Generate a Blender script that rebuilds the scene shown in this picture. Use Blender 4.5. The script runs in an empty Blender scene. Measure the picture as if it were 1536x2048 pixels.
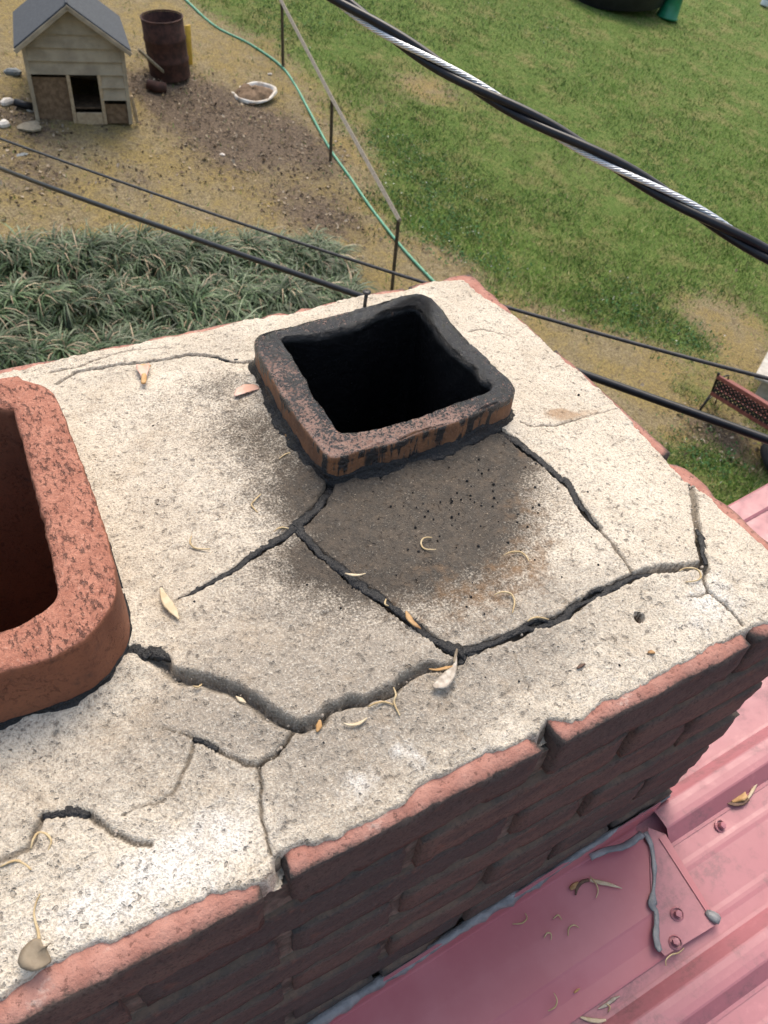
import bpy, bmesh, math, random
import numpy as np
from mathutils import Matrix, Vector

random.seed(7)
RNG = np.random.default_rng(7)
S = bpy.context.scene
COL = S.collection

# ------------------------------------------------------------------ camera
CAM = np.array([-.5766, -.1472, .5028])
YAW, PITCH, ROLL, FPX = .5689, .8074, .1144, 1500.6
_cy, _sy = math.cos(YAW), math.sin(YAW)
_f = np.array([math.cos(PITCH)*_sy, math.cos(PITCH)*_cy, -math.sin(PITCH)])
_r0 = np.array([_cy, -_sy, 0.0]); _u0 = np.cross(_r0, _f)
_r = math.cos(ROLL)*_r0 + math.sin(ROLL)*_u0
_u = -math.sin(ROLL)*_r0 + math.cos(ROLL)*_u0
cd = bpy.data.cameras.new('camera'); cam = bpy.data.objects.new('camera', cd); COL.objects.link(cam)
cam.matrix_world = Matrix(((_r[0], _u[0], -_f[0], CAM[0]), (_r[1], _u[1], -_f[1], CAM[1]), (_r[2], _u[2], -_f[2], CAM[2]), (0, 0, 0, 1)))
cd.sensor_fit = 'VERTICAL'; cd.sensor_height = 36.0; cd.lens = 36.0*FPX/2048.0
cd.clip_start = .02; cd.clip_end = 1000
cd.dof.use_dof = True; cd.dof.focus_distance = .68; cd.dof.aperture_fstop = 17.0
S.camera = cam

# ------------------------------------------------------------------ sky, sun, exposure
SUN_EL, SUN_AZ = math.radians(62), math.radians(35)      # azimuth from +Y towards +X
w = bpy.data.worlds.new('World'); S.world = w; w.use_nodes = True
nt = w.node_tree; nt.nodes.clear()
sky = nt.nodes.new('ShaderNodeTexSky'); sky.sky_type = 'NISHITA'; sky.sun_disc = False
sky.sun_elevation = SUN_EL; sky.sun_rotation = SUN_AZ
sky.air_density = 1.6; sky.dust_density = 6.0; sky.ozone_density = .6
bg = nt.nodes.new('ShaderNodeBackground'); bg.inputs['Strength'].default_value = .15
wo = nt.nodes.new('ShaderNodeOutputWorld')
nt.links.new(sky.outputs[0], bg.inputs[0]); nt.links.new(bg.outputs[0], wo.inputs[0])
sl = bpy.data.lights.new('sun', 'SUN'); sl.energy = 1.1; sl.angle = math.radians(30); sl.color = (1, .955, .88)
so = bpy.data.objects.new('sun', sl); COL.objects.link(so)
sd = Vector((math.cos(SUN_EL)*math.sin(SUN_AZ), math.cos(SUN_EL)*math.cos(SUN_AZ), math.sin(SUN_EL)))
so.rotation_euler = sd.to_track_quat('Z', 'Y').to_euler(); so.location = sd*60
S.view_settings.view_transform = 'Standard'; S.view_settings.look = 'None'
S.view_settings.exposure = .68; S.view_settings.gamma = 1.0; S.view_settings.use_curve_mapping = False

# ------------------------------------------------------------------ geometry of the place
LEN, DEP = .951, .607                 # chimney: front right top corner of the brickwork is the origin
RM, RZ = .22, -.437                   # roof plane z = RZ + RM*x
GA, GB, GC = -5.36, -.10, .17         # yard plane z = GA + GB*x + GC*y

def ray(p):
    d = _f*FPX + _r*(p[0]-768) - _u*(p[1]-1024)
    return d/np.linalg.norm(d)
def onz(p, z=.0):
    d = ray(p); return CAM + d*((z-CAM[2])/d[2])
def onroof(p, h=.0):
    d = ray(p); return CAM + d*((RZ+h+RM*CAM[0]-CAM[2])/(d[2]-RM*d[0]))
def ong(p, h=0.0):
    d = ray(p); return CAM + d*((GA+h+GB*CAM[0]+GC*CAM[1]-CAM[2])/(d[2]-GB*d[0]-GC*d[1]))
def atd(p, depth):
    d = ray(p); return CAM + d*(depth/(d@_f))
def gz(x, y):
    return GA + GB*np.clip(x, -12, 26) + GC*np.clip(y, -6, 30)
def height_over(b, p):
    d = ray(p); dd = b[:2]-CAM[:2]; t = (d[:2]@dd)/(d[:2]@d[:2]); return (CAM+d*t)[2]-b[2]

# ------------------------------------------------------------------ noise in numpy
def vnoise(x, y, seed=0):
    x = np.asarray(x, float); y = np.asarray(y, float)
    xi = np.floor(x).astype(np.int64); yi = np.floor(y).astype(np.int64); xf = x-xi; yf = y-yi
    def h(a, b):
        n = (a*374761393 + b*668265263 + seed*974711) & 0xffffffff
        n = ((n ^ (n >> 13))*1274126177) & 0xffffffff
        return ((n ^ (n >> 16)) & 0xffff)/65535.0
    ux = xf*xf*(3-2*xf); uy = yf*yf*(3-2*yf)
    return (h(xi, yi)*(1-ux)+h(xi+1, yi)*ux)*(1-uy) + (h(xi, yi+1)*(1-ux)+h(xi+1, yi+1)*ux)*uy
def fbm(x, y, o=4, seed=0):
    s = 0; a = .5; t = 0
    for i in range(o):
        s = s + a*vnoise(x*2**i, y*2**i, seed+i*17); t += a; a *= .5
    return s/t
def sstep(a, b, x):
    t = np.clip((x-a)/(b-a), 0, 1); return t*t*(3-2*t)
def seg_dist(X, Y, pl, closed=False):
    """distance to a polyline, arc parameter 0..1 and side sign"""
    pl = np.asarray(pl)[:, :2]; n = len(pl); best = np.full(X.shape, 1e9); par = np.zeros(X.shape); side = np.zeros(X.shape)
    segs = [(i, (i+1) % n) for i in range(n if closed else n-1)]
    L = [np.linalg.norm(pl[j]-pl[i]) for i, j in segs]; tot = sum(L); acc = 0
    for (i, j), l in zip(segs, L):
        a, b = pl[i], pl[j]; d = b-a; t = np.clip(((X-a[0])*d[0]+(Y-a[1])*d[1])/(l*l+1e-12), 0, 1)
        dx = X-a[0]-t*d[0]; dy = Y-a[1]-t*d[1]; r = np.hypot(dx, dy); m = r < best
        best = np.where(m, r, best); par = np.where(m, (acc+t*l)/tot, par)
        side = np.where(m, np.sign(d[0]*dy-d[1]*dx), side); acc += l
    return best, par, side
def inpoly(X, Y, pl):
    pl = np.asarray(pl)[:, :2]; c = np.zeros(X.shape, bool); n = len(pl)
    for i in range(n):
        a, b = pl[i], pl[i-1]
        if a[1] == b[1]: continue
        c ^= ((a[1] > Y) != (b[1] > Y)) & (X < (b[0]-a[0])*(Y-a[1])/(b[1]-a[1])+a[0])
    return c
def resample(pts, step, closed=False):
    P = np.asarray(pts, float)
    if closed: P = np.vstack([P, P[:1]])
    # Catmull-Rom smoothing, then even steps
    n = len(P); out = []
    for i in range(n-1):
        p1, p2 = P[i], P[i+1]
        p0 = P[i-1] if i > 0 else (P[-2] if closed else p1)
        p3 = P[i+2] if i+2 < n else (P[1] if closed else p2)
        k = max(2, int(np.linalg.norm(p2-p1)/step)+1)
        for t in np.arange(k)/k:
            out.append(.5*(2*p1+(p2-p0)*t+(2*p0-5*p1+4*p2-p3)*t*t+(3*p1-p0-3*p2+p3)*t**3))
    if not closed: out.append(P[-1])
    return np.array(out)

# ------------------------------------------------------------------ object helpers
def tag(o, label=None, cat=None, group=None, kind=None):
    if label: o['label'] = label
    if cat: o['category'] = cat
    if group: o['group'] = group
    if kind: o['kind'] = kind
    return o
def mesh_np(name, V, F, smooth=True):
    V = np.asarray(V, np.float32).reshape(-1, 3); me = bpy.data.meshes.new(name)
    if isinstance(F, np.ndarray):
        k = F.shape[1]; me.vertices.add(len(V)); me.vertices.foreach_set('co', V.ravel())
        me.loops.add(F.size); me.loops.foreach_set('vertex_index', F.ravel().astype(np.int32))
        me.polygons.add(len(F)); me.polygons.foreach_set('loop_start', np.arange(0, F.size, k, dtype=np.int32))
        try: me.polygons.foreach_set('loop_total', np.full(len(F), k, np.int32))
        except Exception: pass
        me.update(calc_edges=True)
    else:
        me.from_pydata([tuple(map(float, v)) for v in V], [], [tuple(int(i) for i in q) for q in F]); me.update()
    me.validate()
    me.polygons.foreach_set('use_smooth', np.full(len(me.polygons), smooth)); return me
def obj(name, me, mat=None, parent=None, loc=None):
    o = bpy.data.objects.new(name, me); COL.objects.link(o)
    if mat and not me.materials: me.materials.append(mat)
    if parent: o.parent = parent
    if loc is not None: o.location = loc
    return o
def empty(name, loc=(0, 0, 0)):
    o = bpy.data.objects.new(name, None); COL.objects.link(o); o.location = loc; o.empty_display_size = .05; return o
def fattr(me, name, vals):
    a = me.attributes.new(name, 'FLOAT', 'POINT'); a.data.foreach_set('value', np.asarray(vals, np.float32))
def cattr(me, name, cols):
    a = me.color_attributes.new(name, 'FLOAT_COLOR', 'POINT')
    c = np.ones((len(me.vertices), 4), np.float32); c[:, :3] = cols; a.data.foreach_set('color', c.ravel())

class MB:
    """collects several shapes into one mesh"""
    def __init__(s): s.v = []; s.f = []
    def add(s, V, F):
        b = len(s.v); s.v += [tuple(p) for p in V]; s.f += [tuple(i+b for i in q) for q in F]; return s
    def box(s, c, d, rot=None, bev=0):
        """bevelled box: centre, full dimensions"""
        d = np.array(d)/2; b = min(bev, min(d)*.9)
        bm = bmesh.new(); bmesh.ops.create_cube(bm, size=1); 
        for v in bm.verts: v.co = Vector((v.co.x*2*d[0], v.co.y*2*d[1], v.co.z*2*d[2]))
        if b > 0: bmesh.ops.bevel(bm, geom=list(bm.edges), offset=b, segments=1, affect='EDGES')
        M = np.array(rot) if rot is not None else np.eye(3)
        V = [M@np.array(v.co)+np.array(c) for v in bm.verts]; bm.verts.index_update(); F = [[v.index for v in f.verts] for f in bm.faces]; bm.free()
        return s.add(V, F)
    def tube(s, pts, rad, k=8, flat=1.0, cap=True, up=(0, 0, 1), jit=0, seed=0):
        P = np.asarray(pts, float); n = len(P); rad = np.broadcast_to(np.asarray(rad, float), (n,)); V = []; F = []
        T = np.gradient(P, axis=0); T /= np.linalg.norm(T, axis=1)[:, None]+1e-12
        up = np.array(up, float); rg = np.random.default_rng(seed); B0 = None
        for i in range(n):
            a = np.cross(T[i], up)
            if np.linalg.norm(a) < .05: a = B0 if B0 is not None else np.cross(T[i], (1, 0, 0.3))
            a /= np.linalg.norm(a); B0 = a; b = np.cross(a, T[i])
            for j in range(k):
                t = 2*math.pi*j/k; rr = rad[i]*(1+jit*(rg.random()-.5)*2)
                V.append(P[i]+a*math.cos(t)*rr+b*math.sin(t)*rr*flat)
        for i in range(n-1):
            for j in range(k): F.append((i*k+j, i*k+(j+1) % k, (i+1)*k+(j+1) % k, (i+1)*k+j))
        if cap: F.append(tuple(range(k))[::-1]); F.append(tuple((n-1)*k+j for j in range(k)))
        return s.add(V, F)
    def lens(s, pts, wid, th=.0008, bow=0.0, up=(0, 0, 1)):
        """leaf: lens shaped section swept along pts"""
        P = np.asarray(pts, float); n = len(P); wid = np.broadcast_to(np.asarray(wid, float), (n,)); V = []; F = []
        T = np.gradient(P, axis=0); T /= np.linalg.norm(T, axis=1)[:, None]+1e-12; up = np.array(up, float)
        for i in range(n):
            a = np.cross(T[i], up); a /= np.linalg.norm(a)+1e-9; b = np.cross(a, T[i]); h = wid[i]/2; z = bow*h
            for q, dz in ((-1, z), (-.5, z*.3+th), (0, th), (.5, z*.3+th), (1, z), (.5, z*.3-th), (0, -th), (-.5, z*.3-th)): V.append(P[i]+a*q*h+b*dz)
        k = 8
        for i in range(n-1):
            for j in range(k): F.append((i*k+j, i*k+(j+1) % k, (i+1)*k+(j+1) % k, (i+1)*k+j))
        F.append(tuple(range(k))[::-1]); F.append(tuple((n-1)*k+j for j in range(k)))
        return s.add(V, F)
    def lathe(s, prof, c=(0, 0, 0), k=24, M=None, sx=1, sy=1):
        V = []; F = []; n = len(prof); M = np.eye(3) if M is None else np.array(M)
        for r, z in prof:
            for j in range(k):
                t = 2*math.pi*j/k; V.append(M@np.array((r*math.cos(t)*sx, r*math.sin(t)*sy, z))+np.array(c))
        for i in range(n-1):
            for j in range(k): F.append((i*k+j, i*k+(j+1) % k, (i+1)*k+(j+1) % k, (i+1)*k+j))
        return s.add(V, F)
    def me(s, name, smooth=True): return mesh_np(name, s.v, s.f, smooth)
    def build(s, name, mat, parent=None, smooth=True): return obj(name, s.me(name, smooth), mat, parent)

# ------------------------------------------------------------------ material helpers
class N:
    def __init__(s, name):
        s.m = bpy.data.materials.new(name); s.m.use_nodes = True; s.t = s.m.node_tree; s.t.nodes.clear()
        s.out = s.t.nodes.new('ShaderNodeOutputMaterial'); s.b = s.t.nodes.new('ShaderNodeBsdfPrincipled')
        s.t.links.new(s.b.outputs[0], s.out.inputs[0]); s._co = s.t.nodes.new('ShaderNodeTexCoord'); s.co = s._co.outputs['Object']
    def lk(s, v, sock):
        if hasattr(v, 'is_output'): s.t.links.new(v, sock)
        elif isinstance(v, (tuple, list)): sock.default_value = (*v, 1) if len(v) == 3 and sock.type == 'RGBA' else v
        else: sock.default_value = v
    def noise(s, scale, det=4, rough=.55, vec=None, dist=0):
        n = s.t.nodes.new('ShaderNodeTexNoise'); n.inputs['Scale'].default_value = scale; n.inputs['Detail'].default_value = det
        n.inputs['Roughness'].default_value = rough; n.inputs['Distortion'].default_value = dist; s.t.links.new(vec or s.co, n.inputs['Vector']); return n.outputs[0]
    def voro(s, scale, vec=None, feat='F1'):
        n = s.t.nodes.new('ShaderNodeTexVoronoi'); n.feature = feat; n.inputs['Scale'].default_value = scale; s.t.links.new(vec or s.co, n.inputs['Vector']); return n
    def map(s, sc=(1, 1, 1), rot=(0, 0, 0), vec=None):
        n = s.t.nodes.new('ShaderNodeMapping'); n.inputs['Scale'].default_value = sc; n.inputs['Rotation'].default_value = rot; s.t.links.new(vec or s.co, n.inputs['Vector']); return n.outputs[0]
    def rng(s, v, a, b, c=0, d=1):
        n = s.t.nodes.new('ShaderNodeMapRange'); n.interpolation_type = 'SMOOTHSTEP'; s.lk(v, n.inputs[0])
        for i, q in enumerate((a, b, c, d)): n.inputs[i+1].default_value = q
        return n.outputs[0]
    def math(s, op, a, b=0.0, clamp=False):
        n = s.t.nodes.new('ShaderNodeMath'); n.operation = op; n.use_clamp = clamp; s.lk(a, n.inputs[0]); s.lk(b, n.inputs[1]); return n.outputs[0]
    def mix(s, f, a, b, mode='MIX'):
        n = s.t.nodes.new('ShaderNodeMix'); n.data_type = 'RGBA'; n.blend_type = mode; s.lk(f, n.inputs[0]); s.lk(a, n.inputs[6]); s.lk(b, n.inputs[7]); return n.outputs[2]
    def ramp(s, f, stops):
        n = s.t.nodes.new('ShaderNodeValToRGB'); s.lk(f, n.inputs[0]); e = n.color_ramp.elements
        for i, (p, c) in enumerate(stops):
            q = e[i] if i < 2 else e.new(p)
            q.position = p; q.color = (*c, 1)
        return n.outputs[0]
    def attr(s, name, col=False):
        n = s.t.nodes.new('ShaderNodeAttribute'); n.attribute_name = name; return n.outputs['Color' if col else 'Fac']
    def rand(s):
        n = s.t.nodes.new('ShaderNodeObjectInfo'); return n.outputs['Random']
    def bump(s, h, st=.5, dist=.002, nrm=None):
        n = s.t.nodes.new('ShaderNodeBump'); n.inputs['Strength'].default_value = st; n.inputs['Distance'].default_value = dist
        s.lk(h, n.inputs['Height']); 
        if nrm: s.t.links.new(nrm, n.inputs['Normal'])
        return n.outputs[0]
    def nz(s):
        g = s.t.nodes.new('ShaderNodeNewGeometry'); x = s.t.nodes.new('ShaderNodeSeparateXYZ'); s.t.links.new(g.outputs['Normal'], x.inputs[0]); return x.outputs['Z']
    def set(s, col=None, rough=None, nrm=None, metal=None, spec=None, coat=None):
        for k, v in (('Base Color', col), ('Roughness', rough), ('Normal', nrm), ('Metallic', metal), ('Specular IOR Level', spec), ('Coat Weight', coat)):
            if v is not None: s.lk(v, s.b.inputs[k])
        return s.m

def simple(name, c1, c2, scale, rough=.8, bs=.4, bd=.002, det=5, spec=.3, metal=0.0):
    n = N(name); a = n.noise(scale, det, .6); return n.set(n.mix(n.rng(a, .35, .68), c1, c2), rough, n.bump(a, bs, bd), metal, spec)

def m_crown():
    n = N('weathered_cement'); soot = n.attr('soot'); rust = n.attr('rust'); white = n.attr('white'); dirt = n.attr('dirt'); grey = n.attr('grey')
    big = n.noise(14, 2, .6); mid = n.noise(90, 3, .6)
    c = n.mix(n.rng(big, .3, .7), (.53, .465, .375), (.61, .545, .45))
    g = n.math('ADD', grey, n.math('MULTIPLY', n.math('SUBTRACT', mid, .5), .8), True)
    c = n.mix(n.rng(g, .05, .95), c, (.30, .265, .22))
    c = n.mix(n.math('MULTIPLY', n.rng(n.math('ADD', white, n.math('MULTIPLY', n.math('SUBTRACT', mid, .5), .9)), .38, .95), .8), c, (.76, .735, .69))
    # grain of the sand and pits
    gn = n.noise(520, 2, .75); c = n.mix(n.math('MULTIPLY', n.rng(gn, .53, .38), .46), c, (.19, .158, .125)); c = n.mix(n.math('MULTIPLY', n.rng(gn, .54, .68), .40), c, (.74, .69, .60))
    pn = n.noise(260, 2, .6); p1 = n.rng(n.math('ADD', pn, n.math('MULTIPLY', n.math('SUBTRACT', mid, .5), .35)), .625, .70); c = n.mix(n.math('MULTIPLY', p1, .62), c, (.10, .083, .067))
    p2 = n.rng(n.noise(125, 2, .5), .70, .735); c = n.mix(n.math('MULTIPLY', p2, .5), c, (.12, .10, .082)); c = n.mix(n.math('MULTIPLY', n.rng(n.noise(33, 3, .6), .52, .72), .22), c, (.33, .25, .165))
    # soot and tar fall-out, and the painted shade inside the drilled hole
    s2 = n.math('ADD', soot, n.math('MULTIPLY', n.math('SUBTRACT', mid, .5), .50)); s2 = n.rng(n.math('ADD', s2, n.math('MULTIPLY', n.math('SUBTRACT', .5, gn), 1.3)), .05, .92)
    c = n.mix(n.math('MULTIPLY', s2, .94), c, n.mix(n.rng(mid, .3, .7), (.022, .018, .015), (.062, .048, .036)))
    wsp = n.math('MULTIPLY', n.rng(n.noise(360, 2, .8), .665, .71), n.rng(soot, .2, .6)); c = n.mix(n.math('MULTIPLY', wsp, .5), c, (.45, .38, .30))
    rs = n.math('MULTIPLY', n.rng(n.math('ADD', rust, n.math('MULTIPLY', n.math('SUBTRACT', mid, .5), 1.1)), .22, 1.0), .62); c = n.mix(rs, c, (.27, .15, .065))
    c = n.mix(n.math('MULTIPLY', n.rng(dirt, .1, .9), .85), c, (.115, .095, .072))  # dirt in the cracks, painted shade in the drilled hole
    h = n.math('ADD', n.math('MULTIPLY', gn, .8), n.math('SUBTRACT', n.math('MULTIPLY', mid, .6), n.math('ADD', n.math('MULTIPLY', p1, .7), n.math('MULTIPLY', p2, 1.1))))
    return n.set(c, n.math('SUBTRACT', .93, n.math('MULTIPLY', soot, .25)), n.bump(h, .85, .0026), spec=.25)

def m_tar():
    n = N('roof_tar'); a = n.noise(170, 4, .65); b = n.noise(520, 3, .7)
    c = n.mix(n.rng(b, .56, .70), (.009, .0095, .011), (.034, .033, .034)); c = n.mix(n.math('MULTIPLY', n.rng(a, .62, .74), .45), c, (.085, .075, .065))
    return n.set(c, n.rng(a, .35, .65, .14, .5), n.bump(n.math('ADD', a, n.math('MULTIPLY', b, .4)), .9, .0025), spec=.28)

def m_flue_black():
    n = N('tar_glazed_clay'); a = n.noise(70, 4, .65); b = n.noise(330, 4, .75); v = n.noise(26, 3, .6); nz = n.nz(); st = n.noise(120, 3, .6, n.map((1, 1, .12)))
    tar = n.attr('tar'); rim = n.rng(nz, .45, .85)
    k = n.math('ADD', n.math('MULTIPLY', n.math('SUBTRACT', a, .5), .8), n.math('MULTIPLY', n.math('SUBTRACT', b, .5), 2.4)); k2 = n.math('ADD', n.math('MULTIPLY', n.math('SUBTRACT', v, .5), 1.2), n.math('MULTIPLY', n.math('SUBTRACT', st, .5), 2.2))
    kk = n.math('ADD', n.math('MULTIPLY', k, rim), n.math('MULTIPLY', k2, n.math('SUBTRACT', 1.0, rim)))
    t = n.rng(n.math('ADD', n.math('ADD', tar, .03), kk), .36, .58)
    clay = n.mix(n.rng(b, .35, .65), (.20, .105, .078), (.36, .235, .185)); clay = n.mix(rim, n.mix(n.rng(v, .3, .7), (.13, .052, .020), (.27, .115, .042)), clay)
    c = n.mix(t, clay, n.mix(n.rng(b, .55, .75), (.004, .004, .005), (.018, .016, .016)))
    r = n.mix(t, (.75,)*3, n.mix(n.rng(v, .40, .66), (.10,)*3, (.30,)*3))
    return n.set(c, r, n.bump(n.math('ADD', a, n.math('MULTIPLY', b, .9)), 1.0, .0040), spec=n.rng(tar, .95, 1.08, .85, .16))

def m_flue_red():
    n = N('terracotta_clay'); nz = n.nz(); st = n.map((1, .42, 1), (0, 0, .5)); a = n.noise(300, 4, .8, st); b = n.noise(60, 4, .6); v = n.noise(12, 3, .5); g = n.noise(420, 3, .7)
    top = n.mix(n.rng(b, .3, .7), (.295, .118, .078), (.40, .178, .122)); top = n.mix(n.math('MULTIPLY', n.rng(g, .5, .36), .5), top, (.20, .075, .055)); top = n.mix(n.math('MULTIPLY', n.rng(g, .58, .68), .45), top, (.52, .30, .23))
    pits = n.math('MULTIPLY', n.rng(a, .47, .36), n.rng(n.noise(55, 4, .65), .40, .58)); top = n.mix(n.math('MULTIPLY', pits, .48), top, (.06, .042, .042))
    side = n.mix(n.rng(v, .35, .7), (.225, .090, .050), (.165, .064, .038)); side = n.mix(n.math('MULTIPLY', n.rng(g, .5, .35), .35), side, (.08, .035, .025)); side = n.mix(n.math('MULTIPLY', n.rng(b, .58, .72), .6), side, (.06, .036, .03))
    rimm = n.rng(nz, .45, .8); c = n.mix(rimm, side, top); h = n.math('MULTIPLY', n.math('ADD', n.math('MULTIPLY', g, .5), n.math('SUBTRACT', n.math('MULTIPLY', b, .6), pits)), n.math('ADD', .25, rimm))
    return n.set(c, .8, n.bump(h, .9, .003), spec=.3)

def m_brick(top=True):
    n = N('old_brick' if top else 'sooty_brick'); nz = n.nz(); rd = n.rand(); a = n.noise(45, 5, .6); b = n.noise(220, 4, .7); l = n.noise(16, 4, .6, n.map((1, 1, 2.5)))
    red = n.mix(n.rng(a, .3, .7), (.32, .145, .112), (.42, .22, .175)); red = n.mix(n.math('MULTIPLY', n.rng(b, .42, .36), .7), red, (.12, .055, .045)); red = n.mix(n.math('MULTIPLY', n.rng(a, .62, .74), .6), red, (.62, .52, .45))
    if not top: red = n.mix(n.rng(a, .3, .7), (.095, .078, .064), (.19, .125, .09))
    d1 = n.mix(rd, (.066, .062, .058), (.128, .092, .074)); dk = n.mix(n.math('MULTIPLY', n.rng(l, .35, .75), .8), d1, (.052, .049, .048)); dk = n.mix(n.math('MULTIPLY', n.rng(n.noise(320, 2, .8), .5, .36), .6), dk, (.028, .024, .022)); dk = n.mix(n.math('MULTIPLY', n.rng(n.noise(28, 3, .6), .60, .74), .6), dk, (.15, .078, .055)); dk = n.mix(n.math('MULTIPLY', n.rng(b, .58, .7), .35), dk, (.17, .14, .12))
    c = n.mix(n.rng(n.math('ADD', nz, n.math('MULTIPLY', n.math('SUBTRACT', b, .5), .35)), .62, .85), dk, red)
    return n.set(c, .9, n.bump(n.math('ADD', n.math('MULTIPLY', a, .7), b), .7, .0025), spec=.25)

def m_roof():
    n = N('painted_roof_metal'); a = n.noise(3.2, 5, .62); b = n.noise(26, 5, .7); f = n.noise(150, 4, .75)
    c = n.mix(n.rng(a, .3, .7), (.365, .138, .160), (.405, .172, .196))
    ch = n.math('MULTIPLY', n.rng(n.math('ADD', b, n.math('MULTIPLY', a, .6)), .74, .92), n.rng(f, .34, .62)); c = n.mix(n.math('MULTIPLY', ch, .72), c, (.22, .115, .125))
    c = n.mix(n.math('MULTIPLY', n.rng(b, .44, .28), .30), c, (.56, .25, .26)); c = n.mix(n.math('MULTIPLY', n.rng(f, .70, .76), .7), c, (.13, .07, .07))
    return n.set(c, n.rng(b, .3, .7, .36, .55), n.bump(n.math('ADD', f, n.math('MULTIPLY', b, 2)), .12, .0006), spec=.5)
def m_flash():
    n = N('red_flashing_metal'); a = n.noise(9, 4, .6); f = n.noise(120, 4, .75)
    c = n.mix(n.rng(a, .3, .7), (.40, .125, .145), (.45, .165, .185)); c = n.mix(n.math('MULTIPLY', n.rng(f, .60, .72), .22), c, (.5, .2, .2))
    return n.set(c, .40, n.bump(f, .08, .0005), spec=.5)

def m_ground():
    n = N('yard_soil_and_turf'); g = n.attr('grass'); lt = n.attr('litter'); a = n.noise(1.6, 6, .65); b = n.noise(9, 6, .7); f = n.noise(38, 5, .75)
    soil = n.mix(n.rng(b, .35, .65), (.24, .19, .095), (.32, .265, .16)); soil = n.mix(n.math('MULTIPLY', n.rng(n.math('ADD', a, n.math('MULTIPLY', n.math('SUBTRACT', b, .5), .6)), .42, .60), .75), soil, (.30, .225, .075))
    soil = n.mix(n.math('MULTIPLY', n.rng(f, .55, .40), .75), soil, (.10, .075, .045)); soil = n.mix(n.math('MULTIPLY', n.rng(n.noise(22, 5, .7), .5, .66), .6), soil, (.15, .115, .085)); soil = n.mix(n.math('MULTIPLY', n.rng(n.noise(90, 2, .7), .62, .70), .6), soil, (.40, .34, .26))
    ltc = n.mix(n.rng(f, .35, .65), (.070, .052, .038), (.19, .145, .105)); soil = n.mix(n.rng(n.math('ADD', lt, n.math('MULTIPLY', n.math('SUBTRACT', b, .5), 1.0)), .3, .7), soil, ltc)
    gr = n.mix(n.rng(b, .3, .7), (.080, .142, .028), (.15, .20, .052)); gr = n.mix(n.math('MULTIPLY', n.rng(f, .55, .36), .7), gr, (.045, .068, .017)); gr = n.mix(n.math('MULTIPLY', n.rng(n.math('ADD', a, n.math('MULTIPLY', b, .4)), .66, .90), .6), gr, (.24, .20, .09))
    m = n.rng(n.math('ADD', g, n.math('MULTIPLY', n.math('SUBTRACT', b, .5), .9)), .3, .65)
    return n.set(n.mix(m, soil, gr), .95, n.bump(n.math('ADD', b, f), .9, .03), spec=.15)
def m_vcol(name, rough=.6, spec=.3):
    n = N(name); c = n.attr('col', True); return n.set(c, rough, spec=spec)

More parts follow.
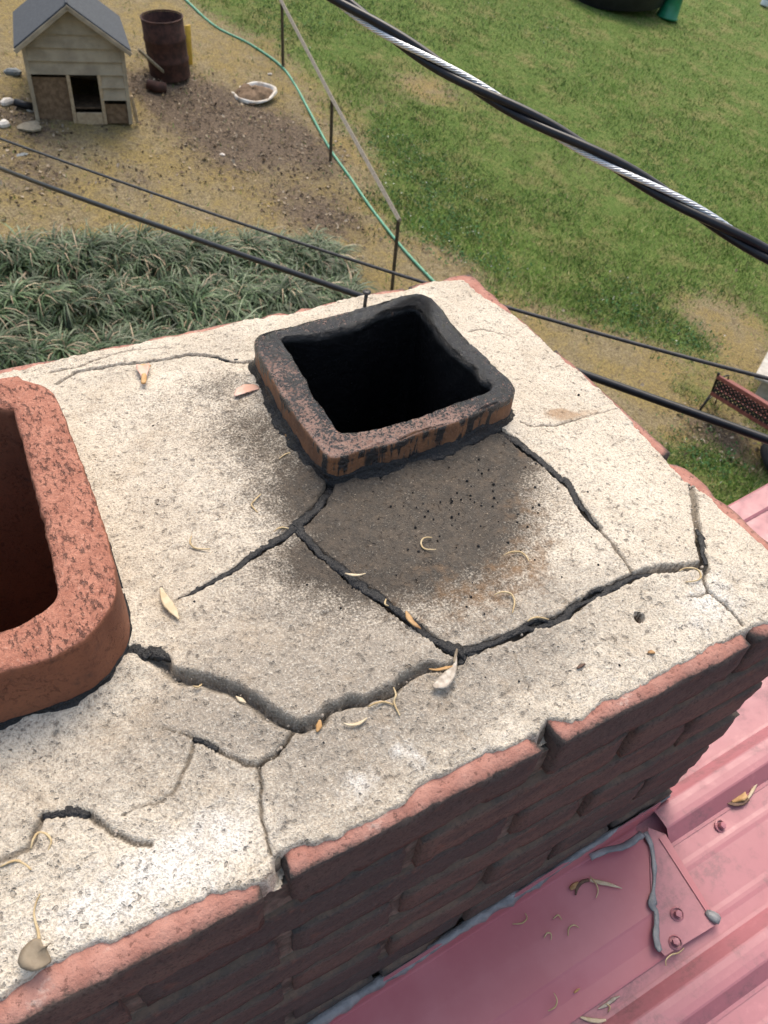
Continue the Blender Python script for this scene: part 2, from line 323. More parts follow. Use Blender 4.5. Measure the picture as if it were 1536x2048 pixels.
M = dict(crown=m_crown(), tar=m_tar(), flue_black=m_flue_black(), flue_red=m_flue_red(), brick=m_brick(), brick_low=m_brick(False), roof=m_roof(), flash=m_flash(), ground=m_ground(),
    leafmass=m_vcol('strap_leaves', .5, .35), blades=m_vcol('grass_blades', .75, .15), litter=m_vcol('dead_leaves', .85, .2),
    mortar=simple('grey_mortar', (.075, .067, .057), (.17, .15, .125), 90, .95, .9, .004), sealant=simple('grey_sealant', (.145, .15, .158), (.24, .242, .248), 60, .42, .8, .004, spec=.5),
    straw=simple('straw_scale', (.40, .29, .15), (.55, .44, .27), 120, .6), pale=simple('pale_petal', (.48, .38, .24), (.60, .51, .37), 90, .6), brown=simple('brown_bract', (.24, .125, .05), (.42, .26, .12), 80, .6),
    pink=simple('dry_pink_petal', (.52, .30, .22), (.66, .46, .38), 60, .6), orange=simple('orange_bract', (.36, .20, .075), (.50, .32, .15), 70, .6), darkp=simple('dark_bract', (.06, .035, .025), (.16, .09, .06), 70, .6), taupe=simple('grey_brown_leaf', (.16, .125, .085), (.25, .205, .145), 60, .65), silver=simple('silver_seed', (.30, .25, .20), (.50, .45, .38), 180, .55),
    cable=simple('black_cable_jacket', (.007, .008, .011), (.012, .013, .018), 60, .36, .1, .0005, spec=.34), alu=simple('bare_aluminium', (.60, .61, .62), (.74, .75, .76), 300, .38, .3, .0005, metal=.7, spec=.6),
    cable_grey=simple('weathered_cable_jacket', (.03, .031, .033), (.055, .055, .057), 90, .55, .2, .0005), nail=simple('black_steel', (.012, .012, .014), (.03, .03, .03), 200, .4, spec=.5),
    siding=simple('weathered_siding', (.36, .305, .225), (.25, .21, .155), 5, .85, .2, .002), plywood=simple('bare_plywood', (.115, .075, .045), (.20, .135, .085), 16, .85), wood=simple('pale_timber', (.42, .33, .22), (.30, .22, .14), 25, .8), dark=simple('dark_inside', (.02, .017, .014), (.035, .03, .024), 8, .9),
    shingle=simple('dark_felt_roofing', (.038, .045, .056), (.058, .067, .080), 30, .8), rusty=simple('rusted_drum', (.034, .016, .013), (.075, .032, .024), 12, .75, .5, .01), yellow=simple('yellow_paint', (.55, .36, .05), (.40, .25, .05), 20, .6), greywood=simple('grey_timber', (.20, .17, .12), (.29, .25, .18), 30, .85),
    plate=simple('white_enamel', (.68, .66, .61), (.42, .34, .25), 7, .4, .1, .005), hose=simple('green_hose', (.10, .30, .19), (.15, .38, .26), 20, .5, .2, .002), pipe=simple('weathered_steel_tube', (.17, .145, .11), (.27, .24, .20), 40, .6), pipe_dark=simple('brown_steel_post', (.045, .034, .022), (.10, .075, .045), 40, .7),
    benchwood=simple('red_bench_slat', (.175, .052, .045), (.235, .085, .07), 25, .55), iron=simple('black_cast_iron', (.014, .013, .013), (.03, .027, .026), 40, .5), rubber=simple('tyre_rubber', (.012, .012, .013), (.03, .028, .028), 60, .7), stone=simple('pale_stone', (.36, .34, .30), (.50, .47, .42), 12, .9), slate=simple('grey_slate', (.15, .165, .17), (.22, .235, .24), 14, .7), whitish=simple('white_rubble', (.66, .62, .56), (.5, .45, .4), 12, .8),
    greenpl=simple('green_plastic', (.012, .17, .085), (.02, .22, .12), 9, .35, .1, .003, spec=.5), blackpl=simple('black_plastic', (.006, .006, .008), (.012, .012, .014), 6, .5), whitepl=simple('white_plastic', (.72, .74, .78), (.62, .64, .70), 9, .4), bluepl=simple('blue_plastic', (.03, .06, .25), (.05, .09, .32), 9, .4), housewall=simple('cream_wall', (.55, .50, .42), (.62, .57, .48), 5, .8))

# ================================================================== THE YARD
def ground():
    fx = np.arange(-6, 20.01, .11); fy = np.arange(2, 24.01, .11)
    xs = np.concatenate([[-180, -90, -45, -25, -14, -9], fx, [23, 28, 40, 70, 120, 200]]); ys = np.concatenate([[-180, -90, -45, -20, -8, -2], fy, [27, 32, 45, 80, 140, 220]])
    X, Y = np.meshgrid(xs, ys, indexing='ij'); Z = gz(X, Y) + .05*(fbm(X*.8, Y*.8, 4, 3)-.5) + .03*(fbm(X*5, Y*5, 2, 9)-.5)
    nx, ny = X.shape; I = np.arange(nx*ny).reshape(nx, ny)
    F = np.stack([I[:-1, :-1], I[1:, :-1], I[1:, 1:], I[:-1, 1:]], -1).reshape(-1, 4)
    me = mesh_np('ground', np.stack([X, Y, Z], -1).reshape(-1, 3), F); g, l = yard_masks(X.ravel(), Y.ravel())
    fattr(me, 'grass', g); fattr(me, 'litter', l)
    tag(obj('ground', me, M['ground']), 'sloping back yard of tan soil and patchy turf', None, None, 'structure')

HOSE_PX = [(330, -40), (372, 0), (430, 52), (500, 88), (560, 130), (590, 170), (620, 225), (660, 298), (700, 355), (745, 420), (800, 490), (850, 545), (900, 595), (960, 650)]
HOSE = np.array([ong(p) for p in HOSE_PX])
def blob(X, Y, lst):
    s = np.zeros(X.shape)
    for px, py, r, a in lst:
        c = ong((px, py)); s = s + a*np.exp(-(((X-c[0])**2+(Y-c[1])**2)/(r*r)))
    return s
def yard_masks(X, Y):
    d, t, sd_ = seg_dist(X, Y, np.vstack([HOSE[:1]+(HOSE[0]-HOSE[1])*20, HOSE]))
    right = sd_ > 0                                   # polyline runs towards the camera: its left hand side is the lawn
    sdist = np.where(right, d, -d)
    g = .15 + .62*sstep(-.5, 1.6, sdist + 1.2*(fbm(X*.7, Y*.7, 4, 21)-.5))
    g += .55*(fbm(X*.45+3, Y*.45, 4, 5)-.5)
    g += blob(X, Y, [(1260, 620, .7, .45), (1150, 600, .5, .35), (1390, 690, .5, .4), (1410, 900, .45, .38), (1370, 780, .4, .3), (830, 350, .9, .3), (900, 430, .9, .35), (1200, 120, 4, .35), (1400, 250, 3, .25), (1330, 480, 1.5, .35), (560, 40, 1.5, .3), (960, 480, 1.2, .25), (1480, 1000, .6, .3)])
    g -= blob(X, Y, [(850, 170, .9, .5), (900, 530, .7, .55), (1000, 300, .9, .2), (1150, 720, 1.0, .65), (1300, 720, 1.0, .6), (1100, 560, .8, .35), (1430, 620, 1.0, .45), (1480, 720, .9, .5), (1340, 850, .7, .5), (1480, 900, .7, .6), (760, 210, .5, .25), (500, 60, 1.2, .2), (1200, 350, .8, .2), (700, 330, .7, .35)])
    l = .1 + blob(X, Y, [(400, 210, 1.0, .55), (520, 300, .9, .5), (640, 430, .8, .5), (430, 330, .6, .25), (80, 360, .7, .4), (270, 360, .5, .3), (330, 170, .8, .5), (30, 240, .8, .5), (650, 310, .6, .3), (1440, 870, .6, .7), (1180, 640, .5, .3), (560, 250, .6, .3)]) + .45*(fbm(X*1.1, Y*1.1, 4, 77)-.5)
    return np.clip(g, 0, 1), np.clip(l, 0, 1)
ground()

def grass_blades():
    n = 330000
    # scatter over the part of the yard that can be seen
    U = RNG.random((n, 2)); px = -80+U[:, 0]*1700; py = -60+U[:, 1]*1130
    D = _f*FPX + _r*(px[:, None]-768) - _u*(py[:, None]-1024); t = (GA+GB*CAM[0]+GC*CAM[1]-CAM[2])/(D[:, 2]-GB*D[:, 0]-GC*D[:, 1])
    P = CAM + D*t[:, None]; ok = (t > 0) & (P[:, 1] > 1.2) & (P[:, 1] < 26) & (P[:, 0] < 24); P = P[ok]
    P[:, :2] += RNG.normal(0, .15, (len(P), 2))
    g, l = yard_masks(P[:, 0], P[:, 1]); k = RNG.random(len(P)) < sstep(.15, .75, g+.35*(fbm(P[:, 0]*4, P[:, 1]*4, 3, 8)-.5))*.985+.015; P = P[k]; g = g[k]; n = len(P)
    P[:, 2] = gz(P[:, 0], P[:, 1])
    clump = fbm(P[:, 0]*2.2, P[:, 1]*2.2, 3, 31); h = (.025+.045*RNG.random(n))*(.5+1.0*clump); a = RNG.random(n)*6.283; wd = .004+.006*RNG.random(n)
    lean = RNG.normal(0, .6, (n, 2)); dx = np.cos(a)*wd; dy = np.sin(a)*wd; z0 = P[:, 2]-.005
    V = np.empty((n, 3, 3)); V[:, 0] = np.stack([P[:, 0]-dx, P[:, 1]-dy, z0], -1); V[:, 1] = np.stack([P[:, 0]+dx, P[:, 1]+dy, z0], -1); V[:, 2] = np.stack([P[:, 0]+lean[:, 0]*h, P[:, 1]+lean[:, 1]*h, z0+h], -1)
    me = mesh_np('grass', V.reshape(-1, 3), np.arange(n*3).reshape(n, 3), False)
    pal = np.array([(.070, .135, .024), (.10, .17, .034), (.15, .205, .055), (.042, .098, .028), (.25, .225, .11)]); tone = fbm(P[:, 0]*.9, P[:, 1]*.9, 3, 55)
    pr = np.clip(np.stack([.25+0*tone, .45*tone+.1, .6*(tone-.25), .8*(.7-tone), .14+.3*(1-g)], -1), .01, 2); pr /= pr.sum(1)[:, None]
    ix = (RNG.random((n, 1)) > pr.cumsum(1)).sum(1).clip(0, 4); c = pal[ix]*(.75+.5*RNG.random((n, 1)))*(.68+.92*fbm(P[:, 0]*.75+5, P[:, 1]*.75, 4, 66))[:, None]*np.where(fbm(P[:, 0]*1.7, P[:, 1]*1.7, 3, 19) > .6, 1.25, 1.0)[:, None]
    cattr(me, 'col', np.repeat(c, 3, 0)); tag(obj('grass', me, M['blades']), 'short patchy green lawn grass across the sloping yard', 'grass', None, 'stuff')
grass_blades()

def scatter_quads(name, label, cat, n, sel, size, pal, mat, lift=.01):
    U = RNG.random((n, 2)); px = -60+U[:, 0]*1660; py = -40+U[:, 1]*1100
    D = _f*FPX + _r*(px[:, None]-768) - _u*(py[:, None]-1024); t = (GA+GB*CAM[0]+GC*CAM[1]-CAM[2])/(D[:, 2]-GB*D[:, 0]-GC*D[:, 1]); P = CAM+D*t[:, None]
    ok = (t > 0) & (P[:, 1] > 1.2) & (P[:, 1] < 26); P = P[ok]; P = P[sel(P)]; n = len(P); P[:, 2] = gz(P[:, 0], P[:, 1])+lift+.012*RNG.random(n)
    a = RNG.random(n)*6.283; s = size*(.45+1.0*RNG.random(n)); asp = .35+.5*RNG.random(n); tl = RNG.normal(0, .45, (n, 2)); V = np.empty((n, 4, 3))
    for i, (u, v) in enumerate(((-1, 0), (0, -1), (1, 0), (0, 1))):
        ox = (np.cos(a)*u-np.sin(a)*v*asp)*s; oy = (np.sin(a)*u+np.cos(a)*v*asp)*s
        V[:, i] = np.stack([P[:, 0]+ox, P[:, 1]+oy, P[:, 2]+ox*tl[:, 0]+oy*tl[:, 1]+.25*s*abs(v)], -1)
    me = mesh_np(name, V.reshape(-1, 3), np.arange(n*4).reshape(n, 4), False); c = np.array(pal)[RNG.integers(0, len(pal), n)]*(.55+.9*RNG.random((n, 1)))
    cattr(me, 'col', np.repeat(c, 4, 0)); return tag(obj(name, me, mat), label, cat, None, 'stuff')
def sel_litter(P):
    g, l = yard_masks(P[:, 0], P[:, 1]); return RNG.random(len(P)) < np.clip(l*1.3-.15, .02, 1)*np.clip(1.15-g*1.3, 0.02, 1)
scatter_quads('leaf_litter', 'brown dead leaf litter strewn over the bare soil', 'leaf litter', 60000, sel_litter, .022, [(.13, .09, .06), (.20, .15, .10), (.25, .20, .14), (.09, .065, .048), (.29, .24, .18), (.17, .13, .075)], M['litter'])
CLOV = [(1260, 620, .55), (840, 360, .8), (920, 500, .6), (1390, 690, .4), (1410, 900, .4), (570, 35, .9), (1060, 40, 1.1), (780, 280, .5), (880, 440, .5)]
def sel_clover(P):
    s = np.zeros(len(P))
    for x, y, r in CLOV:
        c = ong((x, y)); s += np.exp(-((P[:, 0]-c[0])**2+(P[:, 1]-c[1])**2)/r**2)
    return RNG.random(len(P)) < s*.9*(fbm(P[:, 0]*4, P[:, 1]*4, 2, 4) > .35)
scatter_quads('clover', 'low dark green clover patches in the lawn', 'clover', 120000, sel_clover, .017, [(.030, .085, .026), (.045, .11, .034), (.06, .13, .045)], M['blades'], .03)
scatter_quads('clover_flowers', 'tiny white clover flower heads dotted over the lawn', 'flowers', 9000, sel_clover, .010, [(.5, .5, .45), (.38, .40, .33)], M['blades'], .055)

# ================================================================== THE HOUSE UNDER THE CHIMNEY
house = tag(empty('house', (1.0, -2.0, -5.6)), 'house with pinkish red ribbed metal roof beside the brick chimney', 'house')
HINV = Matrix.Translation((-1.0, 2.0, 5.6))
def hpart(o, par=None):
    o.parent = par or house
    if par is None: o.matrix_parent_inverse = HINV
    return o
def rp(x, y, h): return (x, y, RZ+RM*x+h)
def sheet(prof, x0, x1, nx=2, th=.0008):
    """folded sheet: profile (y,h) swept up the roof slope from x0 to x1, with thickness"""
    xs = np.linspace(x0, x1, nx); V = []; F = []; n = len(prof)
    for x in xs:
        for y, h in prof: V.append(rp(x, y, h))
        for y, h in prof: V.append(rp(x, y, h-th))
    for i in range(nx-1):
        a = i*2*n; b = (i+1)*2*n
        for j in range(n-1):
            F.append((a+j, a+j+1, b+j+1, b+j)); F.append((a+n+j, b+n+j, b+n+j+1, a+n+j+1))
        F.append((a, b, b+n, a+n)); F.append((a+n-1, a+2*n-1, b+2*n-1, b+n-1))
    for a in (0, (nx-1)*2*n):
        for j in range(n-1): F.append((a+j, a+n+j, a+n+j+1, a+j+1))
    return V, F
PITCHR = .168
RIBS = [.156-PITCHR*i for i in range(0, 12)]
def ribprof(yc, h=.021): return [(yc+.031, .0012), (yc+.027, .0015), (yc+.013, h-.001), (yc+.011, h), (yc+.004, h+.0006), (yc-.004, h+.0006), (yc-.011, h), (yc-.013, h-.001), (yc-.027, .0015), (yc-.031, .0012)]
def panelprof(ya, yb):
    pr = [(ya, 0)]
    for yc in RIBS:
        for k in (1, 2):
            ym = yc - PITCHR*(.355 if k == 1 else .70)
            if yb+.01 < ym < min(ya-.01, -.02): pr += [(ym+.007, 0), (ym+.002, .0006), (ym-.002, .0006), (ym-.007, 0)]
    pr.append((yb, 0)); pr.sort(key=lambda q: -q[0]); return pr
mr = MB(); mr.add(*sheet(panelprof(.31, -.5), -4.0, 3.6)); metal_roof = hpart(mr.build('metal_roof', M['roof'], None, False))
mr = MB(); mr.add(*sheet(panelprof(-.5, -1.73), -4.0, 3.6)); hpart(mr.build('panel', M['roof'], None, False), metal_roof)
for i, yc in enumerate(RIBS):
    if i == 0: continue
    x0 = -.028 if i == 1 else -4.0
    b = MB(); b.add(*sheet(ribprof(yc-.004 if i == 1 else yc), x0, 3.6)); hpart(b.build('rib', M['roof'], None, False), metal_roof)
b = MB(); b.add(*sheet([(.322, -.06), (.322, .001), (.318, .004), (.285, .004), (.281, .0015)], .004, 3.6)); hpart(b.build('rake_trim', M['roof'], None, False), metal_roof)
b = MB(); b.add(*sheet([(.322, -.06), (.322, .001), (.318, .004), (.285, .004), (.281, .0015)], -4.0, -LEN-.004)); hpart(b.build('rake_trim', M['roof'], None, False), metal_roof)
# flashing along the front of the chimney: upstand, pan and hemmed outer edge
PH = .010
fl = MB(); fl.add(*sheet([(-.003, PH+.040), (-.006, PH+.040), (-.008, PH+.003), (-.010, PH), (-.052, PH+.0006), (-.093, PH), (-.0955, PH-.001), (-.118, .0042), (-.134, .0034), (-.1365, .0030)], -1.35, -.056, 20)); flash = hpart(fl.build('flashing', M['flash'], None, False), metal_roof)
# the short end piece of the flashing: a thin folded plate with a slanting end
def plate(pts_top, h0, th):
    n = len(pts_top); V = [(*p[:2], p[2]) for p in pts_top] + [(p[0], p[1], p[2]-th) for p in pts_top]
    return V, [tuple(range(n)), tuple(range(2*n-1, n-1, -1))] + [(i, i+n, (i+1) % n+n, (i+1) % n) for i in range(n)]
q = [onroof(p, .0125) for p in ((1296, 1655), (1331, 1668), (1421, 1818), (1441, 1844), (1330, 1912), (1312, 1893), (1303, 1800), (1300, 1720))]
fe = MB(); fe.add(*plate(q, 0, .0019)); hpart(fe.build('flashing_end', M['flash'], None, False), metal_roof); bpy.data.objects['flashing_end'].data.materials[0] = M['roof']
q = [onroof(p, .0142) for p in ((1331, 1668), (1421, 1818), (1412, 1822), (1318, 1676))]
fe = MB(); fe.add(*plate(q, 0, .0018)); hpart(fe.build('folded_hem', M['flash'], None, False), metal_roof)
up = [rp(-.098, -.003, PH+.036), rp(-.028, -.003, PH+.036), rp(-.028, -.003, .0), rp(-.098, -.003, .0)]
fe = MB(); fe.add([*up, *[(p[0], p[1]-.002, p[2]) for p in up]], [(3, 2, 1, 0), (4, 5, 6, 7), (0, 1, 5, 4), (1, 2, 6, 5), (2, 3, 7, 6), (3, 0, 4, 7)]); hpart(fe.build('flashing_upstand', M['flash'], None, False), metal_roof)
# sealant
def bead(name, pts, rad, flat=.55, seed=1, k=8, mat='sealant'):
    P = resample(pts, .006); n = len(P); rg = np.random.default_rng(seed); base = np.interp(np.linspace(0, 1, n), np.linspace(0, 1, len(rad)), rad)
    nz_ = .40+.85*fbm(np.arange(n)*.28, np.zeros(n), 4, seed); b = MB(); b.tube(P, base*nz_, k, flat, jit=.12, seed=seed); return hpart(b.build(name, M[mat], None), metal_roof)
bead('sealant_bead', [rp(x, -.003, PH+.036+.005*math.sin(x*37)) for x in np.linspace(-1.3, -.012, 60)], [.0085, .0078, .009, .008, .0078, .0075, .001], 1.0, 3)
bead('sealant_bead', [onroof(p, .03) for p in ((1180, 1714), (1215, 1700), (1250, 1692), (1285, 1668))], [.005, .004, .005, .006], .35, 5)
bead('sealant_bead', [onroof(p, .0135) for p in ((1290, 1664), (1302, 1690), (1309, 1740), (1306, 1790), (1304, 1812), (1312, 1822), (1313, 1842), (1312, 1870), (1316, 1893), (1322, 1902))], [.007, .0042, .003, .003, .0034, .0068, .0044, .003, .005, .0025], .28, 7)
bead('sealant_bead', [onroof(p, .0135) for p in ((1412, 1822), (1425, 1832), (1440, 1842))], [.004, .0085, .006], .45, 9)
bead('sealant_bead', [rp(.004, y, .012) for y in np.linspace(.0, .3, 20)], [.006, .007], 1.0, 11)
# screws with washers
def screw_mesh():
    b = MB(); b.lathe([(.0005, .0), (.0078, .0), (.0080, .0012), (.0066, .0022), (.0064, .0024)], k=20); b.lathe([(.0044, .0022), (.0044, .0068), (.0038, .0076), (.0001, .0078)], k=6); return b.me('screw', False)
SCR = screw_mesh()
for p, h in [((1440, 1652), 0), ((1354, 1828), .0125), ((1351, 1885), .0125), ((1332, 2028), 0)]:
    c = onroof(p, h); o = obj('screw', SCR, M['roof'], None, c); o.rotation_euler = (random.uniform(-.1, .1), -math.atan(RM)+random.uniform(-.1, .1), random.uniform(0, 3)); hpart(o, metal_roof)
for x in (.45, 1.05, -.55, -1.15):
    for yc in RIBS[1:7]:
        if x < 0 and yc > -.1: continue
        o = obj('screw', SCR, M['roof'], None, rp(x, yc-.045, 0)); o.rotation_euler = (0, -math.atan(RM), x*7+yc); hpart(o, metal_roof)
# walls of the house below the roof
x0, x1, y0, y1 = -3.7, 3.3, -1.65, -.012; zb = -6.6
V = [(x0, y0, zb), (x1, y0, zb), (x1, y1, zb), (x0, y1, zb), rp(x0, y0, -.03), rp(x1, y0, -.03), rp(x1, y1, -.03), rp(x0, y1, -.03)]
b = MB(); b.add(V, [(3, 2, 1, 0), (4, 5, 6, 7), (0, 1, 5, 4), (1, 2, 6, 5), (2, 3, 7, 6), (3, 0, 4, 7)]); hpart(b.build('wall', M['housewall'], None, False))

# ================================================================== THE CHIMNEY
chim = tag(empty('chimney', (-LEN/2, DEP/2, -5.6)), 'red brick chimney with cracked cement crown and two clay flues', 'chimney')
CINV = Matrix.Translation((LEN/2, -DEP/2, 5.6))
def cpart(o, par=None):
    o.parent = par or chim
    if par is None: o.matrix_parent_inverse = CINV
    return o
CH, BH = .0667, .0575
def brick_mesh(lx, ly, lz, seed, amp=.0008, nx=None, rad=.0015):
    """rounded, slightly eroded brick; local origin at its centre"""
    nx = nx or max(4, int(lx/.014)); ny = max(4, int(ly/.014)); nz_ = 6; idx = {}; V = []; F = []
    def vid(i, j, k):
        if (i, j, k) not in idx: idx[(i, j, k)] = len(V); V.append(((i/nx-.5)*lx, (j/ny-.5)*ly, (k/nz_-.5)*lz))
        return idx[(i, j, k)]
    for i in range(nx):
        for j in range(ny):
            F.append((vid(i, j, 0), vid(i, j+1, 0), vid(i+1, j+1, 0), vid(i+1, j, 0))); F.append((vid(i, j, nz_), vid(i+1, j, nz_), vid(i+1, j+1, nz_), vid(i, j+1, nz_)))
    for i in range(nx):
        for k in range(nz_):
            F.append((vid(i, 0, k), vid(i+1, 0, k), vid(i+1, 0, k+1), vid(i, 0, k+1))); F.append((vid(i, ny, k), vid(i, ny, k+1), vid(i+1, ny, k+1), vid(i+1, ny, k)))
    for j in range(ny):
        for k in range(nz_):
            F.append((vid(0, j, k), vid(0, j, k+1), vid(0, j+1, k+1), vid(0, j+1, k))); F.append((vid(nx, j, k), vid(nx, j+1, k), vid(nx, j+1, k+1), vid(nx, j, k+1)))
    V = np.array(V); H = np.array([lx, ly, lz])/2; inner = np.clip(V, -(H-rad), H-rad); d = V-inner; ln = np.linalg.norm(d, axis=1)[:, None]
    nd = np.where(ln > 1e-9, d/np.maximum(ln, 1e-9), 0); edge = (np.abs(V) > H-1e-6).sum(1)
    a = fbm(V[:, 0]*60+seed*7.3+V[:, 2]*31, V[:, 1]*60+V[:, 2]*53+seed, 3, seed); e = fbm(V[:, 0]*110+seed*3.1, V[:, 2]*110+V[:, 1]*90, 2, seed+5)
    P = inner+nd*np.minimum(ln, rad)+nd*((a-.5)*2*amp)[:, None]
    chip = np.where(edge >= 2, np.clip(e-.52, 0, 1)*.010, 0); P -= np.sign(V)*chip[:, None]*(np.abs(V) > H-1e-6)
    return mesh_np('brick', P, F)
BMS = {k: [brick_mesh(L, .097, BH, i+10*len(k)) for i in range(n)] for k, L, n in (('full', .2022, 6), ('half', .0975, 3), ('close', .1816, 2), ('bat', .0766, 2))}
BMT = {k: [m_.copy() for m_ in v] for k, v in BMS.items()}
def lay(kind, cx, cy, cz, rot=0):
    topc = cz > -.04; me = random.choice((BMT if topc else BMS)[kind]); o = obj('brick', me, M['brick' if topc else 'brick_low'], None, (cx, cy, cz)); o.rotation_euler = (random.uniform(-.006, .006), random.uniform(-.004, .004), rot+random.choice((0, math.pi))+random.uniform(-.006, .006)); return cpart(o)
STEP = .2127
for k in range(10):
    zc = -k*CH - BH/2; jit = lambda: random.uniform(-.0030, .0018); ins = 0 if k == 0 else .001
    for side in (0, 1):                      # front row, back row
        yc = .0485+ins if side == 0 else DEP-.0485-ins
        if k == 0 and side == 0: continue    # top front course is laid below, brick by brick
        x = 0 if k % 2 else -.105
        n = 4
        for i in range(n): lay('full', x-.1011-i*STEP, yc+jit(), zc)
    # right and left ends
    for xx, sgn in ((-.0485-ins, 1), (-LEN+.0485+ins, -1)):
        if (k % 2 == 0) == (sgn == 1):
            lay('full', xx+jit(), .1011, zc, math.pi/2); lay('full', xx+jit(), .1011+STEP, zc, math.pi/2); lay('close', xx+jit(), .4254+.0908, zc, math.pi/2)
        else:
            lay('full', xx+jit(), .105+.1011, zc, math.pi/2); lay('full', xx+jit(), .105+.1011+STEP-.012, zc, math.pi/2)
# top front course
for i, (xa, xb, dy, dz, rz) in enumerate([(-.3060, -.1060, -.001, .0005, .006), (-.5205, -.3210, .001, 0, .004), (-.7320, -.5375, -.002, -.001, -.002), (-.9450, -.7430, 0, 0, 0)]):
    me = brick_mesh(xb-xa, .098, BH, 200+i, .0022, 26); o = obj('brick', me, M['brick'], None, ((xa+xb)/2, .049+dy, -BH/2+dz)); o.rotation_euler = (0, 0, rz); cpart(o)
# mortar between the bricks: four hollow walls, set back from the brick faces
t = .070; rc = .0066
core = MB()
for c, d in (((-LEN/2, rc+t/2, -.36), (LEN-2*rc, t, .70)), ((-LEN/2, DEP-rc-t/2, -.36), (LEN-2*rc, t, .70)), ((-rc-t/2, DEP/2, -.36), (t, DEP-2*rc-2*t-.002, .70)), ((-LEN+rc+t/2, DEP/2, -.36), (t, DEP-2*rc-2*t-.002, .70))): core.box((c[0], c[1], c[2]-.014), d)
cpart(core.build('mortar', M['mortar'], None, False))
st = MB()
for c, d in (((-LEN/2, .06, -3.6), (LEN-.01, .1, 5.75)), ((-LEN/2, DEP-.06, -3.6), (LEN-.01, .1, 5.75)), ((-.06, DEP/2, -3.6), (.1, DEP-.23, 5.75)), ((-LEN+.06, DEP/2, -3.6), (.1, DEP-.23, 5.75))): st.box(c, d)
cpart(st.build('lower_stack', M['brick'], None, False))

for i, (xj, wj) in enumerate(((-.3135, .0165), (-.529, .0185), (-.1005, .0125), (-.7375, .012))):
    me = brick_mesh(wj, .078, .058, 300+i, .005, 5, .006); cpart(obj('mortar_plug', me, M['mortar'], None, (xj+.001, .0535, -.029)))
# ---- crown of cement: cracked slabs
F2Z, F1Z = .055, .080
def crown_base(x, y):
    de = np.minimum(np.minimum(-x, x+LEN), np.minimum(y, DEP-y)); return .0035+.0165*sstep(.0, .13, de)
def onc(p, h=0.0):
    z = .02
    for _ in range(5): q = onz(p, z+h); z = float(crown_base(q[0], q[1]))
    return onz(p, z+h)
def pl(*px): return np.array([onc(p) for p in px])
F2_OUT = np.array([onz(p, F2Z) for p in ((509, 685), (523, 667), (597, 648), (667, 630), (734, 613), (777, 599), (824, 587), (855, 591), (874, 605), (906, 646), (937, 681), (972, 712), (999, 740), (1027, 767), (1030, 787), (1019, 798), (968, 818), (910, 845), (851, 861), (792, 884), (734, 896), (691, 911), (667, 913), (648, 904), (624, 876), (597, 841), (566, 794), (539, 747), (515, 704))])
F2_IN = np.array([onz(p, F2Z-.002) for p in ((562, 681), (572, 675), (636, 669), (714, 650), (769, 626), (820, 613), (839, 618), (863, 650), (886, 681), (921, 716), (949, 736), (964, 759), (982, 769), (972, 785), (941, 798), (890, 814), (843, 833), (792, 849), (734, 863), (691, 867), (675, 861), (652, 826), (628, 794), (609, 755), (585, 716), (566, 689))])
XC = -.668
def mirror(P):
    P = P[P[:, 0] > XC+.002]; Q = P[::-1].copy(); Q[:, 0] = 2*XC-Q[:, 0]; return np.vstack([P, Q])
F1_OUT = mirror(np.array([onz(p, F1Z) for p in ((0, 754), (32, 754), (64, 763), (93, 773), (110, 791), (125, 823), (143, 873), (164, 927), (185, 987), (203, 1037), (221, 1098), (232, 1148), (232, 1180), (221, 1212), (200, 1240), (171, 1276), (135, 1297), (89, 1319), (43, 1333), (0, 1344))]))
F1_IN = mirror(np.array([onz(p, F1Z) for p in ((0, 814), (18, 820), (29, 834), (46, 891), (64, 962), (82, 1026), (96, 1091), (110, 1158), (107, 1194), (93, 1215), (64, 1233), (36, 1247), (0, 1260))]))

EDGE = np.vstack([[(-LEN+.03, .03, 0)], [onz(p, .002) for p in ((0, 2000), (84, 1953), (171, 1905), (299, 1847), (419, 1792), (500, 1776), (540, 1760), (560, 1707), (610, 1690), (670, 1680), (730, 1647), (805, 1610), (868, 1557), (944, 1527), (1008, 1502), (1080, 1468), (1098, 1441), (1140, 1446), (1168, 1441), (1200, 1410), (1238, 1397), (1300, 1368), (1330, 1352), (1384, 1321), (1431, 1290), (1494, 1265), (1510, 1254), (1536, 1249))], [(-.03, .028, 0), (-.015, .05, 0)],
    [onz(p, .002) for p in ((1536, 1094), (1489, 1054), (1441, 1013), (1410, 985), (1390, 968), (1368, 958), (1342, 922), (1336, 915), (1297, 881), (1238, 816), (1173, 754), (1121, 712), (1105, 699), (1062, 655), (1020, 622), (978, 601), (945, 579), (926, 561), (900, 561))], [(-x, DEP-.007+.005*math.sin(x*41), 0) for x in np.linspace(.06, LEN-.03, 14)]])
